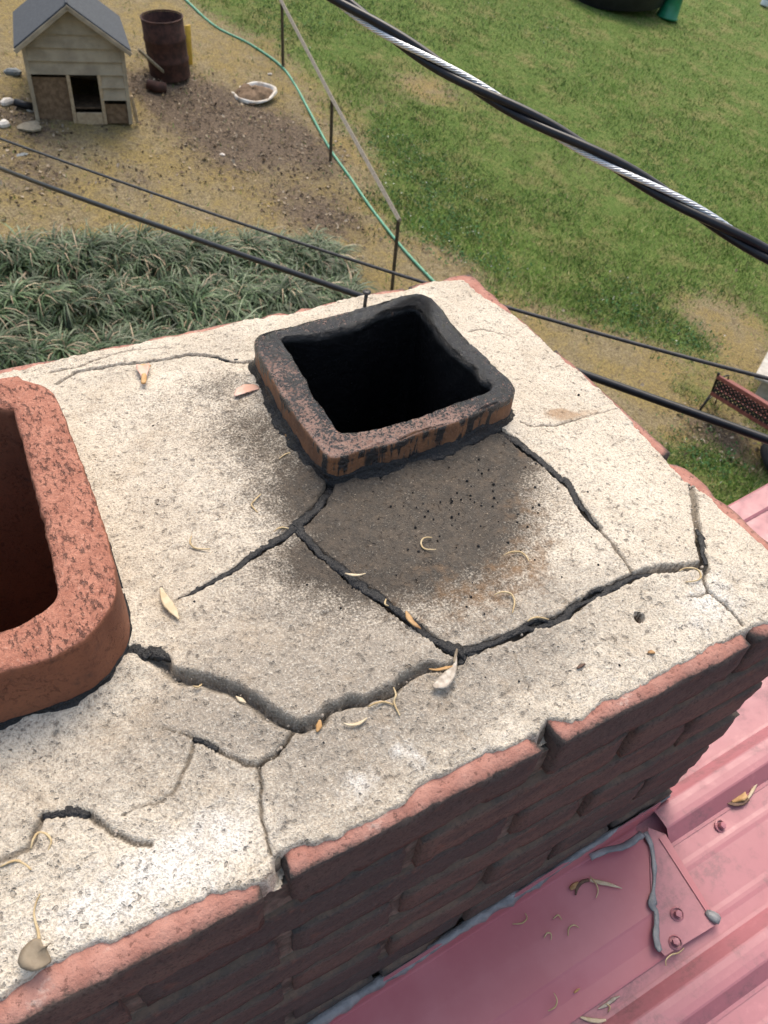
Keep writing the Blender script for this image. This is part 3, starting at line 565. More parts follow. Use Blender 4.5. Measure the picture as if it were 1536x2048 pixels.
CR = dict(
  c1=pl((668, 950), (655, 985), (640, 1010), (610, 1038), (592, 1054)),
  c2=pl((592, 1054), (560, 1078), (520, 1103), (480, 1130), (430, 1160), (385, 1185), (350, 1200)),
  c3=pl((592, 1054), (620, 1085), (650, 1115), (690, 1147), (730, 1178), (770, 1205), (810, 1235), (850, 1268), (890, 1295), (920, 1305)),
  c4=pl((920, 1305), (960, 1293), (1000, 1278), (1040, 1262), (1065, 1248), (1100, 1245), (1130, 1232), (1160, 1205), (1190, 1186), (1215, 1180), (1240, 1165), (1270, 1152), (1300, 1142), (1350, 1138), (1395, 1130), (1408, 1125)),
  c5=pl((1410, 1140), (1406, 1110), (1398, 1065), (1394, 1040), (1389, 1000), (1382, 968)),
  c6=pl((1000, 866), (1030, 880), (1060, 905), (1090, 930), (1120, 955), (1140, 970), (1155, 1000), (1175, 1030), (1195, 1055)),
  c6b=pl((1195, 1055), (1220, 1085), (1250, 1120), (1270, 1148)),
  c7=pl((920, 1305), (922, 1325), (900, 1335), (870, 1330), (835, 1338), (810, 1350), (790, 1378), (765, 1392), (735, 1400), (700, 1405), (665, 1415), (640, 1440), (600, 1455), (575, 1450), (545, 1430), (520, 1405), (490, 1387), (460, 1372), (420, 1360), (380, 1354), (345, 1343), (335, 1325), (300, 1310), (262, 1300)),
  c8=pl((585, 1462), (570, 1490), (545, 1515), (520, 1533)), c8b=pl((520, 1533), (495, 1528), (460, 1510), (430, 1495), (395, 1480), (360, 1465), (310, 1452)),
  c9=pl((520, 1533), (522, 1570), (518, 1610), (522, 1640), (535, 1680), (545, 1706)),
  c10=pl((388, 1485), (370, 1530), (350, 1570), (340, 1590), (310, 1608), (270, 1615), (245, 1628)),
  c11=pl((88, 1634), (120, 1627), (150, 1622), (175, 1632), (215, 1660), (250, 1675), (300, 1686)), c11b=pl((88, 1636), (75, 1665), (60, 1695), (30, 1712), (0, 1725), (-60, 1750)),
  c12=pl((115, 768), (150, 745), (200, 735), (270, 727), (330, 719), (375, 710), (420, 712), (470, 722), (515, 727)),
  c12b=pl((100, 742), (150, 735), (190, 720), (260, 700), (340, 695)),
  c13=pl((1408, 1135), (1410, 1160), (1417, 1182), (1440, 1200), (1465, 1222), (1482, 1248)), c14=pl((1417, 1184), (1400, 1193), (1372, 1195)),
  c15=pl((1030, 1308), (1050, 1350), (1070, 1395), (1100, 1432)), c16=pl((938, 662), (970, 657), (1010, 668), (1032, 675)), c17=pl((1040, 845), (1070, 850), (1110, 850), (1150, 840), (1190, 828), (1235, 818)),
  c18=pl((795, 1470), (815, 1500), (835, 1528), (855, 1548)), c19=pl((545, 1706), (520, 1725), (500, 1740)), c20=pl((700, 1625), (740, 1590), (775, 1560), (800, 1545)), c21=pl((1325, 1352), (1310, 1330)), c22=pl((1345, 945), (1365, 957), (1378, 962)))
# width (m), depth (m)
CW = dict(c1=(.0065, .008), c2=(.0045, .006), c3=(.0055, .008), c4=(.0055, .009), c5=(.0050, .011), c6=(.0048, .007), c6b=(.0020, .003), c8=(.0022, .005), c8b=(.0022, .0045), c9=(.0014, .003), c10=(.0016, .0025), c11=(.0026, .0045), c11b=(.0028, .004), c12=(.0036, .007), c12b=(.0025, .002), c13=(.0018, .004), c14=(.0014, .0025), c15=(.0010, .0018), c16=(.0018, .002), c17=(.0014, .002), c18=(.0010, .0016), c19=(.0012, .002), c20=(.0009, .0012), c21=(.001, .0015), c22=(.001, .003))

crown = cpart(MB().box((-LEN/2, .105, -.012), (LEN-.09, .11, .016)).box((-LEN/2, DEP-.07, -.012), (LEN-.09, .05, .016)).build('crown', M['mortar'], None, False))
def build_crown():
    s = .0016; xs = np.arange(-LEN+.01, -.001, s); ys = np.arange(.004, DEP-.001, s); X, Y = np.meshgrid(xs, ys, indexing='ij')
    wx = (fbm(X*55, Y*55, 3, 61)-.5)*.007; wy = (fbm(X*55+9, Y*55+4, 3, 62)-.5)*.007; wx += (vnoise(X*210, Y*210, 3)-.5)*.0022; wy += (vnoise(X*210, Y*210, 5)-.5)*.0022
    Z = crown_base(X, Y) + .0042*(fbm(X*14, Y*14, 3, 1)-.5) + .0026*(fbm(X*60, Y*60, 3, 2)-.5) + .0016*(fbm(X*9+Y*6, Y*48-X*30, 3, 23)-.5)
    rough = fbm(X*190, Y*190, 2, 12); Z += .0016*(rough-.5)
    pit = vnoise(X*330, Y*330, 44); Z -= .0016*sstep(.86, .97, pit)
    dirt = np.zeros(X.shape)
    for k, P in CR.items():
        if k == 'c7': continue
        wd, dp = CW[k]; d, par, sdn = seg_dist(X+wx*.6, Y+wy*.6, P); taper = np.ones(X.shape)
        if k in ('c2', 'c8b', 'c10', 'c11b', 'c12b', 'c14', 'c16', 'c17', 'c18', 'c15', 'c20'): taper = 1-.85*par**2
        hw = wd*taper*.6; prof = 1-sstep(hw*.72, hw*1.06+.0005, d); Z -= dp*taper*prof; dirt = np.maximum(dirt, (1-sstep(hw*.6, hw*1.6+.001, d))*(.75 if wd > .0013 else .45))
    # the wide open crack: the slab behind stands proud, its broken lip faces the front
    w2x = (fbm(X*55, Y*55, 3, 61)-.5)*.008; w2y = (fbm(X*55+9, Y*55+4, 3, 62)-.5)*.008; d, par, sdn = seg_dist(X+w2x, Y+w2y, CR['c7']); up = sdn < 0; mid = sstep(0, .12, par)*sstep(1, .85, par)
    wid = .0048+.005*sstep(.3, .75, par)
    Z += np.where(up, .0050*mid*(1-sstep(.0, .07, d)), 0); rag = .6+.8*fbm(X*80, Y*80, 3, 71); Z -= np.where(up, .0085*(1-sstep(0, .0035*rag, d)), (.003+.0075*mid)*(1-sstep(.0, 1.0, d/(wid*rag))**.8))
    dirt = np.maximum(dirt, np.where(up, .55*(1-sstep(.0005, .004, d)), .5*(1-sstep(.2, 1.0, d/wid))))
    # drilled hole: its inner shade is painted in through the dirt and soot masks
    c = onc((1278, 1236)); d = np.hypot(X-c[0], Y-c[1]); dirt = np.maximum(dirt, 1-sstep(.003, .0045, d)); hole_shade = 1-sstep(.0034, .0048, d)
    # ragged outer edge
    d, par, sdn = seg_dist(X+wx*.9, Y+wy*.9, EDGE, True); ins = inpoly(X+wx*.9, Y+wy*.9, EDGE); sdd = np.where(ins, d, -d)
    Z = np.where((sdd > .004), np.maximum(Z, .0008+.0006*rough), Z); cH = onc((1278, 1236)); Z -= .03*(1-sstep(.0034, .0044, np.hypot(X-cH[0], Y-cH[1])))
    Z = np.where(sdd < .012, Z*1.0-.0012*(1-sstep(0, .012, sdd)), Z); Z = np.where(sdd < .0022, Z-.022*(1-sstep(-.0022, .0022, sdd)), Z)
    for fo in (F2_OUT, F1_OUT):               # cement rises a little to the flues
        d, par, sdn = seg_dist(X, Y, fo, True); Z += .004*(1-sstep(.004, .03, d))
    # stains with shapes of their own
    def bl(lst):
        m = np.zeros(X.shape)
        for px, py, rx, ry, a, rot in lst:
            c = onc((px, py)); ca, sa = math.cos(rot), math.sin(rot); u = (X-c[0])*ca+(Y-c[1])*sa; v = -(X-c[0])*sa+(Y-c[1])*ca; m = m+a*np.exp(-((u/rx)**2+(v/ry)**2))
        return m
    n1 = fbm(X*30, Y*30, 4, 91)-.5
    soot = bl([(880, 920, .12, .04, 1.25, 0), (820, 1010, .08, .06, .75, 0), (960, 1000, .07, .06, .6, 0), (1000, 930, .05, .04, .35, 0), (700, 1030, .05, .045, .5, 0), (910, 1100, .085, .042, .55, 0), (780, 1120, .05, .035, .38, .0), (645, 1128, .05, .026, .62, -.5), (960, 1175, .065, .03, .36, 0), (700, 1200, .06, .04, .22, 0), (560, 1150, .04, .03, .12, 0), (420, 770, .045, .025, .42, 0), (500, 850, .06, .06, .55, 0), (560, 930, .05, .05, .35, 0), (600, 970, .03, .03, .2, 0), (470, 700, .05, .02, .22, 0), (560, 1010, .05, .04, .15, 0), (590, 690, .02, .04, .2, 0)])
    # the stain stops at the crack between the slabs
    soot *= np.where(inpoly(X, Y, np.array([onc(p) for p in ((592, 1054), (920, 1305), (860, 1420), (300, 1330), (350, 1200))])), 1.05, 1.0)
    soot += .3*n1*(soot > .05)+2*hole_shade  # last term paints the shade inside the drilled hole
    right = inpoly(X+wx, Y+wy, np.vstack([CR['c6'], CR['c6b'], [onc((1536, 1150)), onc((1500, 600)), onc((930, 560)), onc((1010, 760))]])); soot *= np.where(right, .06, 1)
    grey = .16 + bl([(560, 1250, .10, .07, .55, 0), (700, 1330, .08, .04, .5, 0), (860, 1420, .07, .04, .35, 0), (700, 1520, .06, .04, .35, 0), (1000, 1250, .08, .05, .35, 0), (470, 950, .10, .08, .25, 0), (330, 1080, .06, .1, .05, 0), (430, 1430, .06, .035, .3, 0), (300, 1520, .08, .04, .22, 0), (600, 1480, .04, .03, .25, 0), (1050, 1330, .06, .03, .3, 0), (620, 1600, .05, .03, .2, 0), (450, 690, .06, .03, .25, 0), (240, 740, .06, .03, .2, 0), (1100, 1180, .06, .04, .3, 0), (930, 1450, .04, .03, .2, 0), (120, 1550, .08, .05, .12, 0)]) + .25*n1
    grey = np.where(right, grey*.35, grey)
    white = bl([(330, 1740, .07, .03, .45, 0), (100, 1860, .10, .04, .4, 0), (470, 1650, .05, .03, .35, 0), (720, 1570, .028, .016, .62, .3), (810, 1500, .012, .03, .6, .3), (1200, 1370, .06, .02, .5, .2), (1380, 1230, .06, .04, .45, 0), (1440, 1180, .04, .05, .4, 0), (990, 1480, .05, .012, .45, .2), (260, 1000, .05, .10, .3, 0), (580, 1430, .05, .01, .3, 0), (100, 700, .10, .03, .35, 0)])
    rust = bl([(1120, 828, .017, .012, 1.35, 0), (1170, 826, .024, .007, .8, 0), (1060, 1010, .04, .05, .36, 0), (930, 1190, .07, .03, .36, 0), (1000, 1200, .05, .03, .2, 0), (1080, 1100, .03, .03, .2, 0), (1060, 905, .02, .008, .4, -.6), (1145, 905, .012, .005, .35, -.6), (1210, 790, .03, .012, .22, 0), (870, 1130, .02, .02, .25, 0), (1040, 1130, .03, .03, .25, 0), (720, 1140, .02, .015, .2, 0)]) + .2*n1
    hole = inpoly(X, Y, (F2_OUT-F2_OUT.mean(0))*.88+F2_OUT.mean(0)) | inpoly(X, Y, (F1_OUT-F1_OUT.mean(0))*.90+F1_OUT.mean(0)) | (sdd < -.006)
    nx, ny = X.shape; I = np.arange(nx*ny).reshape(nx, ny); Fq = np.stack([I[:-1, :-1], I[1:, :-1], I[1:, 1:], I[:-1, 1:]], -1).reshape(-1, 4)
    Fq = Fq[~hole.ravel()[Fq].any(1)]; Xf, Yf = X.ravel(), Y.ravel(); cx = Xf[Fq].mean(1); cy = Yf[Fq].mean(1)
    lab = np.zeros(len(Fq), int); P = lambda *a: np.array([onc(p) for p in a])
    wxf = wx.ravel()[Fq].mean(1); wyf = wy.ravel()[Fq].mean(1)
    polys = [np.vstack([CR['c9'][::-1], CR['c8'][::-1], CR['c7'][12:], P((150, 1400), (-100, 1500), (-300, 1900), (-200, 2200), (300, 2000), (540, 1800))]),
             np.vstack([CR['c9'], P((560, 1760), (1000, 1560), (1520, 1300)), CR['c13'][::-1], CR['c4'][::-1], CR['c7'][:13], CR['c8']]),
             np.vstack([CR['c5'][::-1], CR['c13'], P((1520, 1300), (1700, 1200), (1500, 950), (1400, 940))]),
             np.vstack([CR['c3'], CR['c7'], P((240, 1280), (240, 1200)), CR['c2'][::-1]]),
             np.vstack([CR['c1'], CR['c3'], CR['c4'][:12], CR['c6b'][::-1], CR['c6'][::-1], P((960, 800), (700, 880))]),
             np.vstack([CR['c6'], CR['c6b'], CR['c4'][11:], CR['c5'], P((1400, 940), (1250, 800)), CR['c17'][::-1], P((1000, 800))])]
    for i, q in enumerate(polys): lab[inpoly(cx+wxf*.6, cy+wyf*.6, q)] = i+1
    A = dict(soot=np.clip(soot, 0, 1), grey=np.clip(grey, 0, 1), white=np.clip(white, 0, 1), rust=np.clip(rust, 0, 1), dirt=np.clip(dirt, 0, 1)); V = np.stack([Xf, Yf, Z.ravel()], -1)
    labs = {0: 'speckled cream cement slab between the two flues', 4: 'greyish central slab with a raised broken lip', 5: 'soot blackened cement slab in front of the square flue', 6: 'clean cream slab at the right of the square flue', 3: 'small cream corner slab', 1: 'whitish front slab below the round cornered flue', 2: 'front strip of cement with a drilled hole'}
    for i in range(len(polys)+1):
        Fi = Fq[lab == i]; u, inv = np.unique(Fi, return_inverse=True); me = mesh_np('crown_slab', V[u], inv.reshape(-1, 4).astype(np.int32))
        for k, a in A.items(): fattr(me, k, a.ravel()[u])
        o = cpart(obj('crown_slab', me, M['crown']), crown); o['label'] = labs[i]
build_crown()

# ---- tar run into the cracks
def tar(name, px, rad, h=-.0018, flat=.42, seed=0, par=None, k=9):
    P = resample([onc(p, h) for p in px], .0025); n = len(P); base = np.interp(np.linspace(0, 1, n), np.linspace(0, 1, len(rad)), rad)
    wob = np.stack([(vnoise(np.arange(n)*.35, np.zeros(n)+3, seed)-.5)*.0034, (vnoise(np.arange(n)*.35, np.zeros(n)+9, seed+1)-.5)*.0034, np.zeros(n)], -1)
    nzv = .50+.85*fbm(np.arange(n)*.20, np.zeros(n), 3, seed+2); b = MB(); b.tube(P+wob, base*nzv, k, flat, jit=.24, seed=seed); return cpart(b.build(name, M['tar'], None), par or crown)
tar('tar_seam', ((672, 942), (664, 965), (655, 985), (640, 1010), (610, 1038), (592, 1054)), [.0085, .006, .0052, .0055, .0055], seed=1)
tar('tar_seam', ((596, 1052), (560, 1076), (520, 1102), (480, 1130), (430, 1160), (385, 1184), (352, 1199)), [.0058, .0055, .005, .0042, .0034, .0030, .0022], seed=2)
tar('tar_seam', ((590, 1050), (620, 1085), (650, 1115), (690, 1147), (730, 1178), (770, 1205), (810, 1235), (850, 1268), (890, 1295), (922, 1304)), [.0045, .0042, .0045, .005, .005, .0048, .0045, .005, .0055, .006], seed=3)
tar('tar_seam', ((915, 1306), (960, 1293), (1000, 1278), (1040, 1262), (1075, 1257), (1105, 1246), (1130, 1232), (1160, 1207), (1192, 1198), (1212, 1188), (1240, 1167), (1270, 1155), (1300, 1147)), [.006, .0045, .0042, .0044, .0042, .0046, .0046, .004, .0036, .0042, .004, .003, .0015], seed=4)
tar('tar_seam', ((1050, 1256), (1058, 1245), (1080, 1240), (1108, 1244)), [.0026, .003, .0028, .002], seed=5)
tar('tar_seam', ((1165, 1200), (1175, 1184), (1195, 1176), (1214, 1182)), [.0028, .0034, .0034, .003], seed=6)
tar('tar_seam', ((918, 1304), (924, 1318), (918, 1332)), [.0058, .004, .0015], seed=7)
tar('tar_seam', ((930, 1306), (955, 1308), (980, 1309)), [.004, .0022, .001], seed=8)
tar('tar_seam', ((1412, 1132), (1406, 1105), (1398, 1070), (1394, 1058)), [.0030, .0038, .0034, .0015], seed=9)
tar('tar_seam', ((1000, 868), (1030, 880), (1060, 905), (1090, 930), (1120, 955), (1140, 970), (1155, 1000), (1175, 1030), (1196, 1056)), [.007, .006, .0045, .0042, .0044, .0044, .0042, .0038, .002], seed=10)
tar('tar_seam', ((255, 1296), (285, 1303), (320, 1305), (350, 1315), (372, 1325), (383, 1333)), [.008, .0075, .0065, .006, .0048, .0025], .001, seed=11)
tar('tar_seam', ((390, 1479), (415, 1488), (438, 1500)), [.002, .0032, .0014], seed=12)
tar('tar_patch', ((88, 1636), (105, 1630), (125, 1627), (150, 1622), (168, 1628), (176, 1638)), [.003, .0042, .005, .0062, .006, .002], -.001, .3, 13)
tar('tar_seam', ((376, 710), (420, 713), (470, 722), (516, 727)), [.0016, .0028, .003, .003], -.003, seed=14)

# ---- flue liners
def flue(name, out, inn, ztop, zbot, mat, seed, depth, label, tarred):
    n = 220; cen = out.mean(0)[:2]
    def polar(P):
        P = resample(P[:, :2], .002, True); a = np.arctan2(P[:, 1]-cen[1], P[:, 0]-cen[0]); r = np.hypot(P[:, 0]-cen[0], P[:, 1]-cen[1]); o = np.argsort(a); a = a[o]; r = r[o]
        th = np.linspace(-math.pi, math.pi, n, endpoint=False); return th, np.interp(th, np.r_[a-2*math.pi, a, a+2*math.pi], np.r_[r, r, r])
    th, ro = polar(out); _, ri = polar(inn); C_, S_ = np.cos(th), np.sin(th); rg = np.random.default_rng(seed)
    rings = []; 
    def ring(rr, z, amp_r, amp_z, sd_, tr):
        x = cen[0]+C_*rr; y = cen[1]+S_*rr; nr = fbm(x*90, y*90+z*70, 3, sd_)-.5; nzv = fbm(x*70, y*70, 3, sd_+3)-.5; n2 = vnoise(x*260, y*260, sd_)-.5
        rings.append((cen[0]+C_*(rr+amp_r*(nr*2+n2)), cen[1]+S_*(rr+amp_r*(nr*2+n2)), z+amp_z*(nzv*2+n2)+0*x, tr+0*x))
    bk = .55 if tarred else 0
    for z, t_ in ((zbot-.03, .6), (zbot+.004, .5), (zbot+.35*(ztop-zbot), .22), (zbot+.7*(ztop-zbot), .2), (ztop-.0085, .34)): ring(ro, z, .0006, .0, seed, t_)
    ring(ro+.0004, ztop-.0045, .0009, .0006, seed, .45); ring(ro+.0002, ztop-.0026, .0011, .0008, seed, .45); ring(ro-.0008, ztop-.0006, .0011, .0008, seed, .45); ring(ro-.0026, ztop, .0008, .0008, seed, .45)
    K = 9
    for i in range(1, K):
        u = i/K; ring(ro*(1-u)+ri*u, ztop+.0006*math.sin(u*math.pi), .0004, .0024 if tarred else .0011, seed+i % 3, .42+.25*u)
    ring(ri+.0010, ztop-.001, .0014, .0012, seed+1, .72); ring(ri-.0006, ztop-.006, .0014, .0010, seed+1, .95)
    for z in np.r_[ztop-np.geomspace(.012, depth, 12)]: ring(ri, z, .0022 if tarred else .0005, 0, seed+2, 1.1)
    R = np.array(rings); m = len(rings); V = np.stack([R[:, 0].ravel(), R[:, 1].ravel(), R[:, 2].ravel()], -1); I = np.arange(m*n).reshape(m, n)
    F = np.stack([I[:-1], np.roll(I[:-1], -1, 1), np.roll(I[1:], -1, 1), I[1:]], -1).reshape(-1, 4); F = [tuple(q) for q in F]; F.append(tuple(I[-1]))
    me = mesh_np(name, V, F)
    if tarred:
        T = R[:, 3].ravel(); xn = (V[:, 0]-V[:, 0].min())/np.ptp(V[:, 0]); yn = (V[:, 1]-V[:, 1].min())/np.ptp(V[:, 1]); top = V[:, 2] > ztop-.007
        T = np.where(top & (T < .9), T+.36*sstep(.45, 1, xn)+.22*sstep(.6, 1, yn)-.16*sstep(.4, 0, yn), T); fattr(me, 'tar', np.clip(T, 0, 1.2))
    o = cpart(obj(name, me, M[mat])); o['label'] = label; return o, th, ro, cen
f2, th2, ro2, cen2 = flue('flue_liner', F2_OUT, F2_IN, F2Z, .020, 'flue_black', 5, .42, 'square clay flue liner glazed with black tar', True)
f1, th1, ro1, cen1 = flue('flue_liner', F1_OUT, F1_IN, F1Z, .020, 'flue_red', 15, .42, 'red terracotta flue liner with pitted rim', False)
def collar(par, th, ro, cen, w0, w1, h0, h1, seed, sel=None):
    n = len(th); C_, S_ = np.cos(th), np.sin(th); nz1 = fbm(th*9, th*0, 4, seed); nz2 = vnoise(th*30, th*0+2, seed); ww = w0+(w1-w0)*np.clip(nz1*1.7-.35, 0, 1)+.002*(nz2-.5); hh = h0+(h1-h0)*np.clip(fbm(th*6, th*0+7, 3, seed+4)*1.6-.3, 0, 1)
    if sel is not None: k_ = sel(C_, S_); ww = ww*k_; hh = hh*k_-.004*(1-k_)
    R = []; zs = crown_base(cen[0]+C_*ro, cen[1]+S_*ro)+.002
    for a, hz in ((-.004, 1.0), (.0012, 1.0), (.25, .72), (.55, .42), (.85, .22), (1.0, .05), (1.06, -.4)):
        rr = ro+(a if abs(a) < .01 and a != .25 else a*ww); R.append((cen[0]+C_*rr, cen[1]+S_*rr, zs+hh*hz*(.85+.3*vnoise(th*40+a*9, th*0+a*20, seed+9))-(.004 if hz < 0 else 0)))
    R = np.array(R); m = len(R); V = np.stack([R[:, 0].ravel(), R[:, 1].ravel(), R[:, 2].ravel()], -1); I = np.arange(m*n).reshape(m, n); F = np.stack([I[:-1], I[1:], np.roll(I[1:], -1, 1), np.roll(I[:-1], -1, 1)], -1).reshape(-1, 4)
    return cpart(obj('tar_collar', mesh_np('tar_collar', V, F), M['tar']), par)
collar(f2, th2, ro2, cen2, .0045, .0115, .005, .013, 3)
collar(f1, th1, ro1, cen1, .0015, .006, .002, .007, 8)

# ================================================================== THINGS IN THE YARD
def Rz(a): c, s = math.cos(a), math.sin(a); return np.array([[c, -s, 0], [s, c, 0], [0, 0, 1]])
def Rx(a): c, s = math.cos(a), math.sin(a); return np.array([[1, 0, 0], [0, c, -s], [0, s, c]])
def Ry(a): c, s = math.cos(a), math.sin(a); return np.array([[c, 0, s], [0, 1, 0], [-s, 0, c]])
def thing(name, label, cat, loc, rz=0, group=None):
    o = tag(empty(name, tuple(map(float, loc))), label, cat, group); o.rotation_euler = (0, 0, rz); return o

# ---- liriope bed
def border_plants():
    out = np.array([ong(p)[:2] for p in ((-260, 560), (0, 520), (130, 492), (350, 480), (480, 470), (620, 480), (680, 520), (705, 580), (700, 640), (640, 760), (300, 830), (0, 900), (-260, 980))])
    lo = out.min(0); hi = out.max(0); n = 2600; P = lo+RNG.random((n, 2))*(hi-lo); P = P[inpoly(P[:, 0], P[:, 1], out)]
    keep = []
    for p in P:
        if all((p[0]-q[0])**2+(p[1]-q[1])**2 > .026 for q in keep): keep.append(p)
    V = []; F = []; Cc = []; pal = np.array([(.034, .070, .024), (.052, .092, .036), (.080, .122, .052), (.018, .038, .014), (.15, .18, .11), (.27, .205, .13)]); pw = np.array([.22, .25, .20, .12, .11, .10])
    for p in keep:
        m = 85; tone = .55+.9*RNG.random(); u_ = (p[1]+.10*p[0]-lo[1])/.82; ridge = .5-.5*math.cos(2*math.pi*u_+1.4*vnoise(p[0]*.9, p[1]*.3, 6))
        if ridge < .04: continue
        z = float(gz(p[0], p[1]))+.09*ridge; hs = (.7+.5*fbm(p[0]*1.4, p[1]*1.4, 2, 4))*(.88+.2*ridge)*(.8+.4*RNG.random()); tone *= .9+.12*ridge
        for i in range(m):
            a = RNG.random()*6.283; L = (.30+.20*RNG.random())*hs; e = .80+.55*RNG.random(); w_ = .005+.004*RNG.random(); d = np.array([math.cos(a), math.sin(a)]); sd_ = np.array([-d[1], d[0]]); b = len(V); droop = 1.2+1.0*RNG.random(); r0 = .03*RNG.random()
            for j in range(5):
                t = j/4; ang = e*1.25-droop*1.35*t; 
                if j == 0: rr = r0; zz = 0
                else: rr += L/4*math.cos(ang); zz += L/4*math.sin(ang)
                c = p+d*rr; ww = w_*(1-.8*t**2.2)
                V.append((c[0]-sd_[0]*ww, c[1]-sd_[1]*ww, z+max(zz, -.22))); V.append((c[0]+sd_[0]*ww, c[1]+sd_[1]*ww, z+max(zz, -.22)+.002))
            for j in range(4): F.append((b+2*j, b+2*j+1, b+2*j+3, b+2*j+2))
            col = pal[RNG.choice(6, p=pw)]*tone*(.8+.4*RNG.random()); Cc += [col]*10
    me = mesh_np('border_grass', np.array(V), np.array(F), True); cattr(me, 'col', np.array(Cc)); tag(obj('border_grass', me, M['leafmass']), 'dense bed of dark green strap leaved border grass behind the chimney', 'border grass', None, 'stuff')
border_plants()

# ---- dog house
def dog_house():
    a = ong((72, 238)); b = ong((266, 255)); W = float(np.hypot(*(b-a)[:2])); yaw = math.atan2(b[1]-a[1], b[0]-a[0]); o = (a+b)/2
    hL = height_over(a, (34, 78)); hR = height_over(b, (274, 102)); eave = (hL+hR)/2; apex = height_over(o, (140, 10)); D = 1.25
    loc = (o[0]-math.sin(yaw)*D/2, o[1]+math.cos(yaw)*D/2, float(gz(o[0], o[1]))); t = thing('dog_house', 'weathered wooden dog house with dark gabled roof and open doorway', 'dog house', loc, yaw); t.rotation_euler = (0, math.radians(2.0), yaw)
    hw = W/2; fy = -D/2; rise = (apex-eave)
    def wall_w(z): return hw if z <= eave else hw*max(0, 1-(z-eave)/rise)
    # front siding boards above and beside the doorway (doorway x range, height)
    dx0, dx1, dh = -.09*W, .20*W, eave*.66; n = 9; H = apex; bh = H/n
    for i in range(n):
        z0, z1 = i*bh, (i+1)*bh; lo, hi = wall_w(z0)-.004, wall_w(z1)-.004
        runs = [(-1, 1)] if z0 >= dh-.02 else [('l',), ('r',)]
        for r in runs:
            if len(r) == 2: xl0, xl1, xr0, xr1 = -lo, -max(hi, .02), lo, max(hi, .02)
            elif r[0] == 'l':
                if z0 < eave*.52: continue
                xl0 = xl1 = -lo; xr0 = xr1 = dx0
            else:
                if z0 < eave*.20: continue
                xl0 = xl1 = dx1; xr0 = xr1 = lo
            m = MB(); y0, y1 = fy-.05, fy-.012
            V = [(xl0, y0, z0), (xr0, y0, z0), (xr1, y1, z1+.01), (xl1, y1, z1+.01), (xl0, fy, z0), (xr0, fy, z0), (xr1, fy, z1+.01), (xl1, fy, z1+.01)]
            m.add(V, [(0, 1, 2, 3), (7, 6, 5, 4), (4, 5, 1, 0), (5, 6, 2, 1), (6, 7, 3, 2), (7, 4, 0, 3)]); m.build('siding_board', M['siding'], t, False)
    MB().box((-hw/2+dx0/2-.01, fy+.006, eave*.30), (hw+dx0-.04, .012, eave*.60)).build('bare_panel', M['plywood'], t, False)
    MB().box((hw/2+dx1/2, fy+.006, eave*.13), (hw-dx1-.03, .012, eave*.26)).build('bare_panel', M['plywood'], t, False)
    for x in (dx0-.015, dx1+.015): MB().box((x, fy-.028, dh/2), (.045, .035, dh), bev=.004).build('door_trim', M['wood'], t, False)
    MB().box(((dx0+dx1)/2, fy-.022, .07), (dx1-dx0-.02, .03, .15), bev=.005).build('door_sill', M['wood'], t, False)
    MB().box(((dx0+dx1)/2, fy+.35, .16), (dx1-dx0+.2, .5, .02)).build('straw_floor', M['plywood'], t, False)
    for s in (-1, 1): MB().box((s*(hw-.012), 0, eave/2), (.022, D, eave)).build('side_wall', M['siding'], t, False)
    m = MB(); m.add([(-hw, D/2, 0), (hw, D/2, 0), (hw, D/2, eave), (0, D/2, apex), (-hw, D/2, eave)], [(4, 3, 2, 1, 0)]); m.add([(-hw, D/2-.02, 0), (hw, D/2-.02, 0), (hw, D/2-.02, eave), (0, D/2-.02, apex), (-hw, D/2-.02, eave)], [(0, 1, 2, 3, 4)]); m.build('back_wall', M['siding'], t, False)
    for s in (-1, 1): MB().box((s*(hw-.02), fy-.032, eave/2), (.05, .03, eave), bev=.004).build('corner_post', M['siding'], t, False)
    ang = math.atan2(rise, hw); sl = math.hypot(rise, hw)+.12
    for s in (-1, 1):
        c = np.array((s*(hw/2+.03), -.02, (eave+apex)/2-.02+.045)); R_ = Ry(s*ang)
        MB().box(c, (sl, D+.30, .028), R_, .004).build('roof_slope', M['shingle'], t, False)
        MB().box(c+np.array((0, -(D+.30)/2-.004, -.035)), (sl, .022, .05), R_, .003).build('barge_board', M['siding'], t, False)
    MB().box((0, 0, .03), (W-.05, D-.05, .05)).build('floor', M['dark'], t, False)
    MB().box((hw+.05, fy+.03, .17), (.045, .05, .36), Rx(.1)@Ry(-.12), .006).build('loose_plank', M['wood'], t, False)
dog_house()

# ---- rusty drum
def drum():
    c = ong((341, 150)); e = ong((301, 148)); r = float(np.hypot(*(c-e)[:2])); t = thing('steel_drum', 'rusty brown open steel drum beside the dog house', 'drum', c); h = height_over(c, (328, 32)); t.rotation_euler = (.03, -.05, 0)
    def pr(z): return r*(1+.0*z)
    m = MB(); prof = [(r, 0)]
    for zr in (h*.30, h*.66): prof += [(r, zr-.035), (r*1.035, zr-.012), (r*1.035, zr+.012), (r, zr+.035)]
    prof += [(r, h-.02), (r*.975, h-.01), (r*.96, h-.02), (r*.96, .04), (.001, .03)]; m.lathe(prof, k=36); m.build('body', M['rusty'], t)
    MB().lathe([(r*1.0+.011*math.cos(a), h+.011*math.sin(a)) for a in np.linspace(0, 2*math.pi, 9)], k=36).build('rim', M['rusty'], t)
    c2 = ong((381, 128)); MB().box((0, 0, .26), (.10, .03, .56), Rz(.4)@Rx(.06), .004).build('yellow_board', M['yellow']); o = bpy.data.objects['yellow_board']; o.location = c2; tag(o, 'narrow yellow painted board standing behind the rusty drum', 'board')
drum()
p0 = ong((346, 161)); dh_ = float((ong((266, 255))-CAM)@_f); top = atd((277, 99), dh_*1.03)
